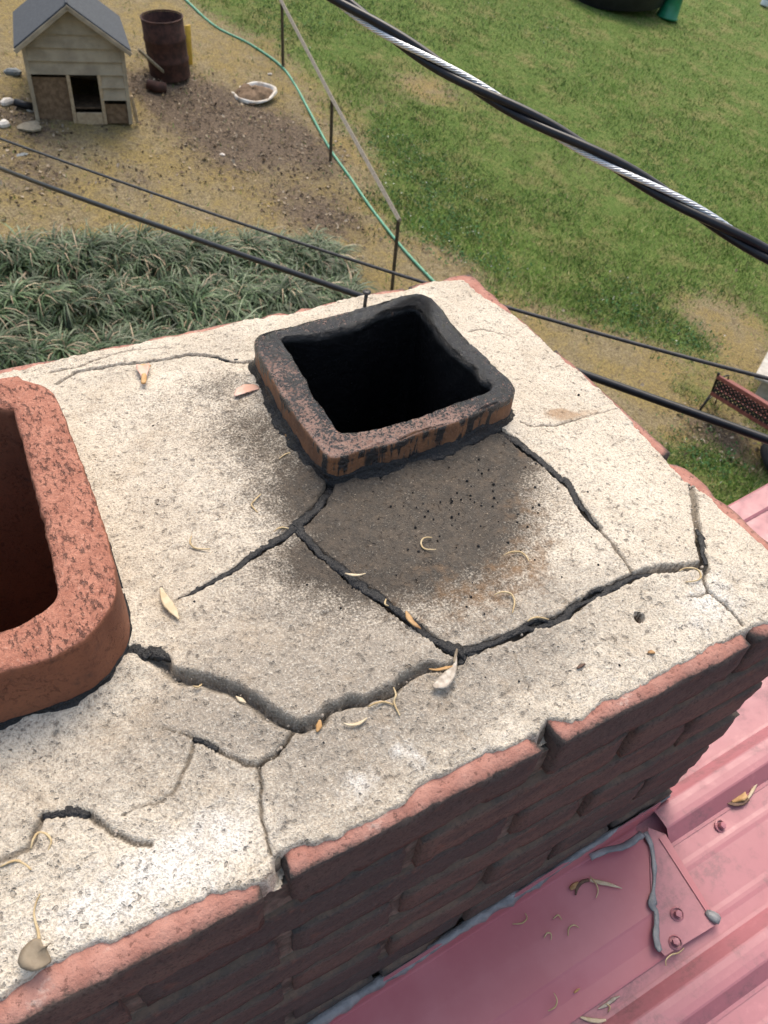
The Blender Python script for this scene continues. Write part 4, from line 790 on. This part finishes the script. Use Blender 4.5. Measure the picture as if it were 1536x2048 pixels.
m = MB(); m.tube([p0+np.array((0, 0, .01)), (p0+top)/2, top], .024, 6); tag(m.build('wooden_pole', M['greywood'], None, False), 'grey wooden pole leaning against the dog house roof', 'pole')
m = MB(); q = [ong(p, .06) for p in ((296, 168), (312, 174), (332, 176))]; m.tube(q, [.075, .08, .07], 10, jit=.08); tag(m.build('dark_log', M['rusty'], None), 'short dark rusty pipe stub lying at the foot of the drum', 'pipe')

# ---- white basin half full of earth
def basin():
    c = ong((506, 190)); rx = float(np.hypot(*(ong((548, 190))-ong((464, 190)))[:2]))/2; t = thing('enamel_basin', 'chipped white oval basin half buried in the dirt', 'basin', c); t.rotation_euler = (.14, -.06, -.35)
    m = MB(); m.lathe([(1.0, .02), (.985, .055), (.93, .062), (.86, .05), (.80, .015), (.70, -.03), (.3, -.05), (.001, -.05)], k=48); m.v = [(x*rx*(1+.07*math.sin(3*math.atan2(y, x)+1)+.05*math.sin(5*math.atan2(y, x))), y*rx*.86*(1+.06*math.sin(4*math.atan2(y, x)+2)), z*rx*2.6*(1+.5*math.sin(2*math.atan2(y, x)))) for x, y, z in m.v]; m.build('bowl', M['plate'], t)
    V = []; k = 40
    for i in range(6):
        for j in range(k):
            a = 2*math.pi*j/k; rr = (i/5)*(.82+.12*math.sin(3*a+1)+.08*math.sin(7*a)+.10*max(0, -math.sin(a))); V.append((rr*rx*math.cos(a), rr*rx*.86*math.sin(a)-.05*rx, .05*(1-(i/5)**2)+.045+.03*random.random()-(.05 if i == 5 else 0)))
    F = [(i*k+j, i*k+(j+1) % k, (i+1)*k+(j+1) % k, (i+1)*k+j) for i in range(5) for j in range(k)]; o = MB().add(V, F).build('earth_fill', M['plywood'], t)
basin()

# ---- hose
P = resample(np.array([ong(p, .018) for p in HOSE_PX]), .12); m = MB(); m.tube(P, .019, 8); tag(m.build('garden_hose', M['hose']), 'long green garden hose running down the yard past the railing', 'hose')

# ---- railing
def railing():
    pb = [(784, 578), (661, 322), (566, 137)]; tp = [(793, 437), (661, 197), (562, 4)]; B = [ong(p) for p in pb]; T = [np.array((*b[:2], b[2]+height_over(b, q))) for b, q in zip(B, tp)]
    t = thing('handrail', 'thin brown metal handrail on three posts crossing the yard', 'railing', B[0]); inv = Matrix.Translation(tuple(-B[0]))
    def pt(m_, n_, mt): o = m_.build(n_, M[mt], t, False); o.matrix_parent_inverse = inv; return o
    for b, tt in zip(B, T): pt(MB().tube([b-np.array((0, 0, .1)), tt-np.array((0, 0, .02))], .027, 4), 'post', 'pipe_dark')
    d = (T[2]-T[0]); d /= np.linalg.norm(d); dirn = T[2]-T[1]; pt(MB().tube([T[0]-d*.03, T[1], T[2], T[2]+dirn*.9], .030, 4), 'rail', 'pipe')
railing()

# ---- park bench
def bench():
    foot = ong((1412, 824)); top_h = .74
    A = ong((1434, 748), .0); base = ong((1409, 826)); hgt = height_over(base, (1434, 748))
    # direction of the bench from its top rail
    h0 = hgt; a = ong((1437, 750), h0); b = ong((1536, 834), h0); yaw = math.atan2(b[1]-a[1], b[0]-a[0]); L = max(1.15, float(np.hypot(*(b-a)[:2]))*1.35)
    s = hgt/.80; org = np.array((a[0], a[1], float(gz(a[0], a[1])))); t = thing('park_bench', 'red slatted park bench with black iron ends and lattice back', 'bench', org, yaw)
    # local axes: +x along the bench, +y away from the viewer (seat side), back stands at y=0
    side = 1
    P3 = lambda y, z: (y*side, z)
    def endframe(x):
        m = MB(); f = lambda pts, r: m.tube([(x, y*s, z*s) for y, z in pts], r*s, 6)
        f([(-.02, .82), (0, .78), (.03, .62), (.07, .45), (.06, .33), (-.02, .16), (-.08, .0)], .022); f([(.07, .43), (.28, .43), (.46, .44)], .02); f([(.46, .44), (.47, .30), (.43, .15), (.48, 0)], .02); f([(.04, .62), (.18, .67), (.34, .65), (.47, .60), (.50, .54), (.46, .44)], .016); f([(.0, .2), (.2, .26), (.44, .2)], .012); m.lathe([(.001, .03*s), (.022*s, .02*s), (.028*s, 0), (.02*s, -.02*s)], (x, -.02*s, .83*s), 10); m.build('iron_end', M['iron'], t)
    endframe(0); endframe(L)
    def slat(y, z, w_, h_, name='slat'): MB().box((L/2, y*s, z*s), (L, w_*s, h_*s), Rx(-.12), .004).build(name, M['benchwood'], t, False)
    slat(-.005, .77, .05, .07, 'back_rail'); slat(.062, .40, .05, .07, 'back_rail')
    for y in (.15, .25, .35, .45, .55): slat(y, .47, .075, .028)
    # cast lattice panel between the back rails, one strip per bar
    z0, z1, y0, y1 = .43, .745, .056, .002; st = .085*s; n = int(L/st)+3
    for k in range(-4, n):
        for sg in (1, -1):
            xa = k*st if sg > 0 else k*st+.315*s; xb = xa+sg*.315*s; u0 = 0; u1 = 1
            xs_ = [min(max(xa, .02), L-.02), min(max(xb, .02), L-.02)]
            if abs(xs_[0]-xs_[1]) < .02: continue
            fa = (xs_[0]-xa)/(xb-xa); fb = (xs_[1]-xa)/(xb-xa); p = [(xs_[i], (y0+(y1-y0)*f_)*s, (z0+(z1-z0)*f_)*s) for i, f_ in enumerate((fa, fb))]; MB().tube(p, .017*s, 4).build('lattice_bar', M['iron'], t, False)
    k = 0
    for i in range(int(L/(.085*s))):
        for j in range(2):
            x = (i+.5+.5*j)*.085*s; f_ = .38+.27*j
            if x < L-.05: MB().lathe([(.001, .012*s), (.012*s, .006*s), (.014*s, -.006*s), (.001, -.012*s)], (x, (y0+(y1-y0)*f_)*s-.012*s, (z0+(z1-z0)*f_)*s), 8, Rx(math.pi/2)).build('rosette', M['benchwood'], t)
bench()

# ---- pale garden table edge, tyre, tub, pot at the edges of the picture
def slab_table():
    c = ong((1524, 742), .5); t = thing('garden_table', 'pale grey slab topped garden table beyond the bench', 'table', (c[0]+.45, c[1]-.05, float(gz(c[0]+.45, c[1])))); t.rotation_euler = (0, 0, .5)
    MB().box((0, 0, .48), (.95, .62, .05), bev=.012).build('top', M['stone'], t, False)
    for x in (-.28, .28): MB().box((x, 0, .23), (.10, .40, .46), bev=.01).build('leg', M['stone'], t, False)
    MB().box((0, -.42, .22), (.9, .16, .045), bev=.01).build('low_shelf', M['stone'], t, False)
slab_table()
c = ong((1546, 930)); R0 = float(np.hypot(*(ong((1546, 930))-ong((1508, 924)))[:2])); t = thing('rubber_wheel', 'black rubber hoop lying at the right edge below the bench', 'wheel', c+np.array((0, 0, .05))); t.rotation_euler = (.45, .5, 0)  # the small black tyre, lying tilted on the ground
MB().lathe([(R0*(.84+.16*math.cos(a)), R0*.22*math.sin(a)) for a in np.linspace(0, 2*math.pi, 13)], k=36).build('tread', M['rubber'], t); MB().lathe([(R0*.70, .0), (R0*.66, .02), (R0*.62, -.01), (R0*.2, -.03), (.001, -.03)], k=30).build('rim_disc', M['plywood'], t)
c = ong((1190, 19)); r_ = float(np.hypot(*(ong((1280, 5))-ong((1100, 5)))[:2]))/2; away = np.array((c[0]-CAM[0], c[1]-CAM[1])); away /= np.linalg.norm(away); tc = c[:2]+away*r_; t = thing('stock_tub', 'large round black plastic tub at the top edge of the lawn', 'tub', (tc[0], tc[1], float(gz(*tc))-.1))
MB().lathe([(r_*.95, 0), (r_*.99, .30), (r_, .52), (r_*1.03, .53), (r_*1.03, .57), (r_*.98, .57), (r_*.93, .1), (.01, .08)], k=64).build('shell', M['blackpl'], t); MB().lathe([(r_*.945, .40), (.01, .40)], k=48).build('water', M['dark'], t)
c = ong((1333, 36)); t = thing('green_pot', 'bright green plastic bucket standing at the top of the lawn', 'bucket', c); t.rotation_euler = (.05, .10, 0); r_ = float(np.hypot(*(ong((1348, 32))-ong((1323, 32)))[:2]))/2
MB().lathe([(.001, .0), (r_, .0), (r_*1.06, .02), (r_*.98, .05), (r_*.88, .30), (r_*.80, .55), (r_*.86, .56), (r_*.86, .60), (r_*.78, .60), (r_*.76, .2), (.001, .15)], k=28).build('body', M['greenpl'], t); MB().lathe([(r_*1.02, .015), (r_*1.12, .025), (r_*1.02, .06)], k=28).build('foot_ring', M['greenpl'], t)
c = ong((1527, 12)); t = thing('white_canister', 'white and blue plastic canister at the top right corner', 'canister', c); t.rotation_euler = (0, .25, 0)
MB().lathe([(.001, 0), (.12, 0), (.13, .03), (.13, .38), (.09, .44), (.001, .44)], k=24).build('body', M['whitepl'], t); MB().lathe([(.132, .16), (.135, .17), (.135, .26), (.132, .27)], k=24).build('blue_band', M['bluepl'], t)
# stones and rubble round the dog house
def rock(px, sx, sz, mat, label, cat, seed):
    c = ong(px); k = 12; V = []; F = []; rg = np.random.default_rng(seed); lob = rg.random(6)
    for i in range(6):
        ph = math.pi*(i/5-.5)
        for j in range(k):
            a = 2*math.pi*j/k; rr = sx*math.cos(ph)*(1+.22*math.sin(2*a+lob[0]*6)+.14*math.sin(3*a+lob[1]*6)+.12*(rg.random()-.5)); V.append((c[0]+rr*math.cos(a), c[1]+rr*math.sin(a)*(.55+.4*lob[2]), c[2]+sz*(math.sin(ph)*.75+.35)))
    for i in range(5):
        for j in range(k): F.append((i*k+j, i*k+(j+1) % k, (i+1)*k+(j+1) % k, (i+1)*k+j))
    tag(MB().add(V, F).build('stone', M[mat], None, False), label, cat, 'stones round the dog house')
rock((28, 148), .11, .07, 'slate', 'dark grey stone left of the dog house wall', 'stone', 1); rock((38, 310), .085, .012, 'slate', 'flat bluish grey slate lying on soil near the thin cable', 'stone', 2); rock((15, 208), .085, .07, 'whitish', 'white crumpled lump at the left edge beside the dog house', 'stone', 3)
rock((10, 252), .075, .07, 'whitish', 'small pale lump at the left edge below the white one', 'stone', 4); rock((60, 255), .19, .04, 'greywood', 'flat mossy stone at the dog house front left corner', 'stone', 5); rock((62, 222), .06, .05, 'stone', 'round beige stone touching the dog house left corner', 'stone', 6); rock((445, 310), .04, .02, 'whitish', 'tiny pale chip on the tan soil below the basin', 'stone', 7); rock((540, 149), .035, .02, 'whitish', 'tiny pale chip between basin and green hose', 'stone', 8)
m = MB(); m.tube([ong(p, .06) for p in ((30, 205), (48, 210), (66, 214))], .05, 10); tag(m.build('black_pipe', M['blackpl']), 'short black pipe poking out beside the dog house', 'pipe')

# ================================================================== OVERHEAD CABLES
def cable_path(px, dep, ext=4.0, step=.02):
    P = np.array([atd(p, d) for p, d in zip(px, dep)]); t = np.r_[0, np.cumsum(np.linalg.norm(np.diff(P, axis=0), axis=1))]; n = int(t[-1]/step)+2; tt = np.linspace(0, t[-1], n)
    Q = np.stack([np.polyval(np.polyfit(t, P[:, i], 3), tt) for i in range(3)], -1); m = int(ext/step); k = np.arange(1, m+1)[:, None]*step
    d0 = (Q[0]-Q[1])/np.linalg.norm(Q[0]-Q[1]); d1 = (Q[-1]-Q[-2])/np.linalg.norm(Q[-1]-Q[-2]); return np.vstack([(Q[0]+d0*k)[::-1], Q, Q[-1]+d1*k])
def twisted():
    px = [(668, -8), (790, 78), (905, 150), (1020, 208), (1130, 272), (1250, 345), (1370, 412), (1536, 510)]; P = cable_path(px, np.linspace(1.06, 1.0, 8), 3.0, .004); s = np.r_[0, np.cumsum(np.linalg.norm(np.diff(P, axis=0), axis=1))]
    T = np.gradient(P, axis=0); T /= np.linalg.norm(T, axis=1)[:, None]; A = np.cross(T, (0, 0, 1)); A /= np.linalg.norm(A, axis=1)[:, None]; B = np.cross(A, T)
    t = thing('service_cable', 'thick twisted black service cable with bare aluminium strand across the lawn', 'cable', P[len(P)//2]); inv = Matrix.Translation(tuple(-P[len(P)//2])); pitch = .36; i0 = np.argmin(np.abs(s-s[len(s)//2])); sref = s[np.argmin(np.linalg.norm(P-atd((905, 150), 1.045), axis=1))]
    for k, (nm, r_, mt, off) in enumerate((('insulated_strand', .0058, 'cable', 2.0), ('insulated_strand', .0058, 'cable', 4.2), ('bare_strand', .0052, 'alu', 0.0))):
        ph = 2*math.pi*(s-sref)/pitch+off+1.45; Q = P+(A*np.cos(ph)[:, None]+B*np.sin(ph)[:, None])*.0056
        m = MB()
        if nm == 'bare_strand':
            sel = (s > sref-1.0) & (s < sref+1.2); Qs = Q[sel]; ss = s[sel]; As, Bs = A[sel], B[sel]
            for w_ in range(6):
                p2 = 2*math.pi*(ss/.05)+w_*math.pi/3; m.tube(Qs+(As*np.cos(p2)[:, None]+Bs*np.sin(p2)[:, None])*.0027, .0015, 5)
            m.tube(Q[::4], .0027, 6)
        else: m.tube(Q[::3], r_, 10)
        o = m.build(nm, M[mt], t); o.matrix_parent_inverse = inv
twisted()
P = (cable_path([(-20, 328), (160, 398), (330, 455), (520, 522), (720, 590), (950, 672), (1175, 752), (1300, 797), (1420, 840), (1550, 880)], 1/np.linspace(1/2.3, 1/1.02, 10), 4.0)); m = MB(); m.tube(P, .0064, 12); tag(m.build('black_cable', M['cable']), 'straight thick black cable passing behind the chimney', 'cable')
P = (cable_path([(-20, 270), (160, 335), (330, 395), (520, 458), (700, 520), (840, 560), (1040, 625), (1220, 672), (1400, 722), (1550, 760)], 1/np.linspace(1/2.2, 1/1.25, 10), 4.0)); m = MB(); m.tube(P, .0035, 10); tag(m.build('thin_cable', M['cable_grey']), 'thin dark grey cable running above the thick black one', 'cable')

# ================================================================== SMALL THINGS ON CROWN AND ROOF
c = onc((731, 612), -.004); c[1] = max(c[1], .512); c = onc((728, 618), -.004); tp = c+np.array((.006, .006, .040)); t = thing('black_nail', 'black nail sticking up behind the tarred square flue', 'nail', c)
m = MB(); m.tube([(0, 0, -.008), (.0012, 0, .012), (.0022, .0, .0215)], .0023, 8); m.build('shank', M['nail'], t); MB().lathe([(.001, .0245), (.0050, .024), (.0054, .0225), (.0046, .021), (.001, .0205)], (.0022, 0, 0), 12).build('head', M['nail'], t)

def curl(px, lab, surf, r_=.0009, mat='straw', lift=.0022, grp='curled straw coloured scales'):
    f_ = onc if surf == 'c' else (lambda p, h: onroof(p, h)); P = resample(np.array([f_(p, lift+.0012*math.sin(i*1.9)) for i, p in enumerate(px)]), .0015); n = len(P); b = MB(); b.tube(P, r_*.8*(.45+.75*np.sin(np.linspace(.25, math.pi-.15, n))), 6)
    tag(b.build('curled_scale', M[mat]), lab, 'bud scale', grp)
for px, lab in [
 (((522, 988), (510, 1000), (503, 1010), (515, 1025)), 'thin curled scale on cream cement left of the tar junction'),
 (((383, 1072), (380, 1085), (390, 1096), (412, 1098), (420, 1097)), 'faint hooked scale on cement right of the red flue'),
 (((864, 1075), (848, 1076), (842, 1087), (850, 1098), (872, 1099)), 'C shaped straw scale on the sooty dark slab'),
 (((548, 1063), (556, 1057), (566, 1055), (577, 1057)), 'short straw scale lying across the left tar seam'),
 (((1008, 1110), (1022, 1104), (1040, 1104), (1052, 1112), (1058, 1122)), 'arched straw scale at the right of the dark slab'),
 (((988, 1190), (1005, 1184), (1022, 1188), (1029, 1203), (1025, 1226)), 'hooked straw scale near front corner of the dark slab'),
 (((1055, 1243), (1065, 1236), (1080, 1235), (1098, 1239)), 'straw scale resting on the right front tar seam'),
 (((736, 1414), (752, 1406), (770, 1404), (787, 1410)), 'curved scale lying in the open front crack'),
 (((787, 1375), (792, 1390), (788, 1405), (800, 1432)), 'thin scale bent over the edge of the open crack'),
 (((386, 1372), (396, 1374), (404, 1368)), 'tiny scale inside the wide crack near the red flue'),
 (((1358, 1142), (1372, 1136), (1392, 1138), (1402, 1150), (1396, 1160), (1372, 1164)), 'looped brown scale where two cracks meet at right'),
 (((62, 1698), (66, 1680), (76, 1666), (92, 1668), (102, 1682), (96, 1702)), 'arched brown scale at lower left of the crown'),
 (((0, 1734), (20, 1724), (36, 1722), (52, 1730), (62, 1740)), 'pale bent scale at the lower left picture edge'),
 (((85, 1412), (96, 1405), (108, 1410), (116, 1420)), 'brown scale at the foot of the red flue'),
 (((772, 1198), (770, 1208), (777, 1212)), 'tiny curl on the middle tar seam'),
 (((558, 918), (572, 908), (590, 906), (600, 912)), 'pale curl beside the tar collar of the square flue')]: curl(px, lab, 'c')
for px, lab in [
 (((1025, 1848), (1044, 1846), (1054, 1836), (1050, 1826)), 'leftmost curled scale on the red flashing pan'), (((1088, 1876), (1094, 1866), (1102, 1868), (1102, 1880)), 'small hooked scale on the flashing pan left of centre'), (((1136, 1872), (1138, 1856), (1148, 1850), (1158, 1856)), 'arched scale on the flashing pan nearest its lower bend'), (((1180, 1752), (1192, 1768), (1196, 1782), (1192, 1796)), 'scale beside the pale spike on the flashing pan'), (((1106, 1838), (1116, 1830), (1124, 1840)), 'faint curl in the middle of the flashing pan'),
 (((1346, 1872), (1350, 1862), (1358, 1862), (1358, 1872), (1350, 1874)), 'ring shaped scale beside the lower flashing screw'), (((1332, 1932), (1332, 1920), (1342, 1910), (1358, 1905), (1368, 1896)), 'pale scale hooked over the outer flashing edge'), (((1374, 1944), (1388, 1954), (1392, 1966), (1380, 1972), (1373, 1969)), 'hooked scale on the bare roof panel at right'), (((1303, 2014), (1300, 1996), (1306, 1984), (1318, 1981)), 'bent scale on the roof above the lowest screw'), (((1108, 1986), (1114, 2000), (1110, 2014), (1096, 2022)), 'brown scale on the lower fold of the flashing'), (((1324, 2014), (1338, 2018), (1350, 2028)), 'scale draped over the lowest roof screw'), (((1212, 2008), (1220, 2014), (1216, 2024)), 'small dark curl near the bottom roof petal')]: curl(px, lab, 'r', .0010, 'straw', .015 if px[0][0] < 1345 and px[0][1] < 1990 else .0025)

def leaf(px, widths, lab, cat, mat, surf='c', lift=.002, bow=.15, th=.0006, bend=0.0, name='dry_petal', grp=None):
    f_ = onc if surf == 'c' else (lambda p, h: onroof(p, h)); n0 = len(px); P = np.array([f_(p, lift+bend*math.sin(math.pi*i/(n0-1))) for i, p in enumerate(px)]); P = resample(P, .002); n = len(P); W_ = .74*np.interp(np.linspace(0, 1, n), np.linspace(0, 1, len(widths)), widths)*(.85+.3*vnoise(np.arange(n)*.6, np.zeros(n), len(lab))); b = MB(); b.lens(P, W_, th, bow); return tag(b.build(name, M[mat]), lab, cat, grp)
leaf(((470, 792), (480, 785), (495, 779), (508, 777), (518, 778)), [.004, .015, .019, .016, .005], 'pinkish dry petal left of the tarred flue', 'petal', 'pink', bow=.25, lift=.003)
leaf(((322, 1176), (328, 1195), (338, 1212), (350, 1227), (358, 1239)), [.002, .0085, .0105, .0075, .0015], 'long pale petal lying near the end of the left tar seam', 'petal', 'pale', bow=.3, lift=.003)
leaf(((570, 862), (576, 870), (584, 880), (588, 886)), [.002, .008, .007, .002], 'small brown leaf at the left foot of the tarred flue', 'leaf', 'brown', lift=.005, name='small_leaf'); leaf(((588, 886), (594, 896), (600, 906)), [.002, .0055, .002], 'tiny pinkish leaf tip below the brown one by the flue', 'leaf', 'pink', lift=.004, name='small_leaf')
leaf(((690, 1147), (705, 1150), (720, 1150), (731, 1147)), [.001, .0035, .0035, .001], 'cream crescent petal across the middle tar seam', 'petal', 'pale', lift=.005); leaf(((812, 1222), (818, 1236), (826, 1246), (842, 1258)), [.001, .007, .006, .001], 'brown leaf stuck in the middle tar seam', 'leaf', 'brown', lift=.005, name='small_leaf')
leaf(((686, 1446), (700, 1450), (718, 1447), (734, 1436)), [.001, .003, .0035, .001], 'yellowish crescent petal below the open crack', 'petal', 'pale', lift=.002); leaf(((640, 1440), (638, 1452), (634, 1464)), [.002, .006, .002], 'small orange fragment at the lip of the open crack', 'petal', 'orange', lift=.002); leaf(((472, 1393), (482, 1400), (492, 1406)), [.001, .005, .001], 'pale green leaf scrap in the open crack', 'leaf', 'pale', lift=.001, name='small_leaf')
leaf(((858, 1338), (872, 1340), (888, 1337), (908, 1332)), [.001, .004, .004, .001], 'orange wing beside the silver seed', 'seed wing', 'orange', lift=.004, name='seed_wing')
t = thing('winged_seed', 'silvery ribbed winged seed lying at the junction of the front cracks', 'seed', onc((888, 1355)))
for nm, px, wd, mt in (('wing', ((912, 1310), (910, 1330), (900, 1350), (886, 1366), (866, 1374)), [.0012, .003, .009, .011, .003], 'silver'), ('stalk', ((914, 1298), (911, 1312), (908, 1326)), [.0015, .0025, .002], 'taupe')):
    P = resample(np.array([onc(p, .004) for p in px]), .002); o = MB().lens(P, np.interp(np.linspace(0, 1, len(P)), np.linspace(0, 1, len(wd)), wd), .0007, .25).build(nm, M[mt], t); o.matrix_parent_inverse = Matrix.Translation(tuple(-onc((888, 1355))))
t = thing('bud_bract', 'orange brown cupped bract on the cement above the left slab', 'bract', onc((287, 748)))
for nm, px, wd, mt, bw in (('cup', ((288, 765), (288, 752), (287, 742), (286, 732)), [.004, .007, .014, .013], 'pink', .5), ('rim', ((273, 736), (287, 731), (301, 732)), [.003, .006, .003], 'orange', .1), ('stem', ((287, 767), (288, 757), (288, 748)), [.005, .006, .004], 'orange', .2)):
    P = resample(np.array([onc(p, .004 if nm != 'stem' else .006) for p in px]), .002); o = MB().lens(P, np.interp(np.linspace(0, 1, len(P)), np.linspace(0, 1, len(wd)), wd), .0008, bw).build(nm, M[mt], t); o.matrix_parent_inverse = Matrix.Translation(tuple(-onc((287, 748))))
t = thing('stalked_leaf', 'grey brown folded leaf with long stalk at the lower left brick edge', 'leaf', onc((75, 1905)))
for nm, px, wd, mt, bw in (('blade', ((78, 1878), (72, 1892), (72, 1908), (82, 1920), (102, 1922)), [.003, .013, .019, .013, .002], 'taupe', .5), ('stalk', ((78, 1880), (76, 1862), (70, 1842), (68, 1824), (72, 1806), (80, 1788)), [.0022, .0018, .0015, .0012, .001, .0006], 'straw', 0)):
    P = resample(np.array([onc(p, .006 if nm == 'blade' else .004) for p in px]), .002); o = MB().lens(P, np.interp(np.linspace(0, 1, len(P)), np.linspace(0, 1, len(wd)), wd), .0009, bw).build(nm, M[mt], t); o.matrix_parent_inverse = Matrix.Translation(tuple(-onc((75, 1905))))
leaf(((1154, 1337), (1162, 1332), (1170, 1328)), [.002, .005, .002], 'tiny dark speck of bark on the front cement strip', 'bark', 'darkp', name='bark_chip'); leaf(((1296, 1306), (1303, 1304), (1310, 1306)), [.002, .005, .002], 'tiny tan chip on the cement below the drilled hole', 'bark', 'brown', name='bark_chip')
# on the roof
t = thing('seed_pod', 'split orange seed pod with dark shell on the roof panel', 'seed pod', onroof((1478, 1592)))
for nm, px, wd, mt, bw in (('shell', ((1450, 1604), (1465, 1608), (1482, 1606), (1497, 1598)), [.002, .007, .008, .004], 'darkp', .3), ('lining', ((1462, 1602), (1472, 1594), (1482, 1590), (1492, 1588)), [.006, .014, .018, .010], 'orange', .35), ('beak', ((1496, 1597), (1506, 1580), (1514, 1566), (1524, 1556)), [.003, .0045, .003, .001], 'pale', 0)):
    P = resample(np.array([onroof(p, .004) for p in px]), .002); o = MB().lens(P, np.interp(np.linspace(0, 1, len(P)), np.linspace(0, 1, len(wd)), wd), .0009, bw).build(nm, M[mt], t); o.matrix_parent_inverse = Matrix.Translation(tuple(-onroof((1478, 1592))))
t = thing('spiked_bract', 'dark curved bract with pale spike on the red flashing pan', 'bract', onroof((1180, 1765), .012))
for nm, px, wd, mt, bw in (('dark_hook', ((1151, 1790), (1154, 1776), (1164, 1764), (1178, 1760)), [.002, .0045, .0045, .004], 'darkp', .2), ('spike', ((1180, 1760), (1200, 1765), (1222, 1770), (1244, 1777)), [.004, .0055, .004, .0006], 'pale', .2), ('tip', ((1140, 1778), (1148, 1772), (1156, 1764)), [.004, .007, .002], 'brown', .2)):
    P = resample(np.array([onroof(p, .014) for p in px]), .002); o = MB().lens(P, np.interp(np.linspace(0, 1, len(P)), np.linspace(0, 1, len(wd)), wd), .0009, bw).build(nm, M[mt], t); o.matrix_parent_inverse = Matrix.Translation(tuple(-onroof((1180, 1765), .012)))
leaf(((1160, 2034), (1180, 2040), (1198, 2042), (1212, 2040)), [.002, .006, .006, .003], 'pale dry petal at the bottom edge on the roof', 'petal', 'pale', 'r'); leaf(((1196, 2018), (1212, 2010), (1228, 1998), (1240, 1992)), [.001, .005, .006, .001], 'greyish white petal on the roof just above the bottom one', 'petal', 'silver', 'r')
leaf(((1148, 1986), (1154, 1981), (1160, 1977)), [.002, .004, .001], 'tiny orange petal scrap in the flashing fold', 'petal', 'orange', 'r', .008)

# loose grains of tar
def grains():
    m = MB()
    for i in range(150):
        if i < 95: p = (random.gauss(960, 95), random.gauss(985, 75))
        else: p = (random.uniform(300, 1350), random.uniform(700, 1500))
        c = onc(p, .0); X_, Y_ = c[0], c[1]
        if not (-.9 < X_ < -.02 and .03 < Y_ < DEP-.03): continue
        if inpoly(np.array([X_]), np.array([Y_]), F2_OUT)[0] or inpoly(np.array([X_]), np.array([Y_]), F1_OUT)[0]: continue
        r_ = random.uniform(.0005, .0014)*(1.25 if i < 20 else 1); m.lathe([(.0001, r_), (r_*.75, r_*.65), (r_, 0), (r_*.7, -r_*.7)], c+np.array((0, 0, r_*.15-.0004)), 7, sx=random.uniform(.8, 1.2), sy=random.uniform(.8, 1.2))
    tag(m.build('tar_grains', M['tar']), 'loose black grains of tar scattered over the cement crown', 'tar grains', None, 'stuff')
grains()

# crumbs of broken cement caught along the cracks and at the brick edge
def crumbs():
    m = MB(); ks = ['c7', 'c7', 'c8', 'c8b', 'c5', 'c13', 'c11', 'c12', 'c10', 'c4']
    for i in range(170):
        P = CR[random.choice(ks)]; j = random.randrange(len(P)-1); t = random.random(); c = P[j]*(1-t)+P[j+1]*t
        c = c+np.array((random.gauss(0, .005), random.gauss(-.003, .005), 0)); c[2] = float(crown_base(c[0], c[1])); r_ = random.uniform(.0005, .0019)*random.uniform(.6, 1)
        m.lathe([(.0001, r_*.9), (r_*.8, r_*.6), (r_, 0), (r_*.7, -r_*.7)], c+np.array((0, 0, -.0022)), 6, Rz(random.random()*6)@Rx(random.random()), random.uniform(.6, 1.3), random.uniform(.6, 1.3))
    tag(m.build('cement_crumbs', M['crumb'], None, False), 'loose crumbs of broken cement along the cracks of the crown', 'crumbs', None, 'stuff')
M['crumb'] = simple('cement_crumb', (.24, .205, .165), (.42, .37, .31), 300, .9)
crumbs()
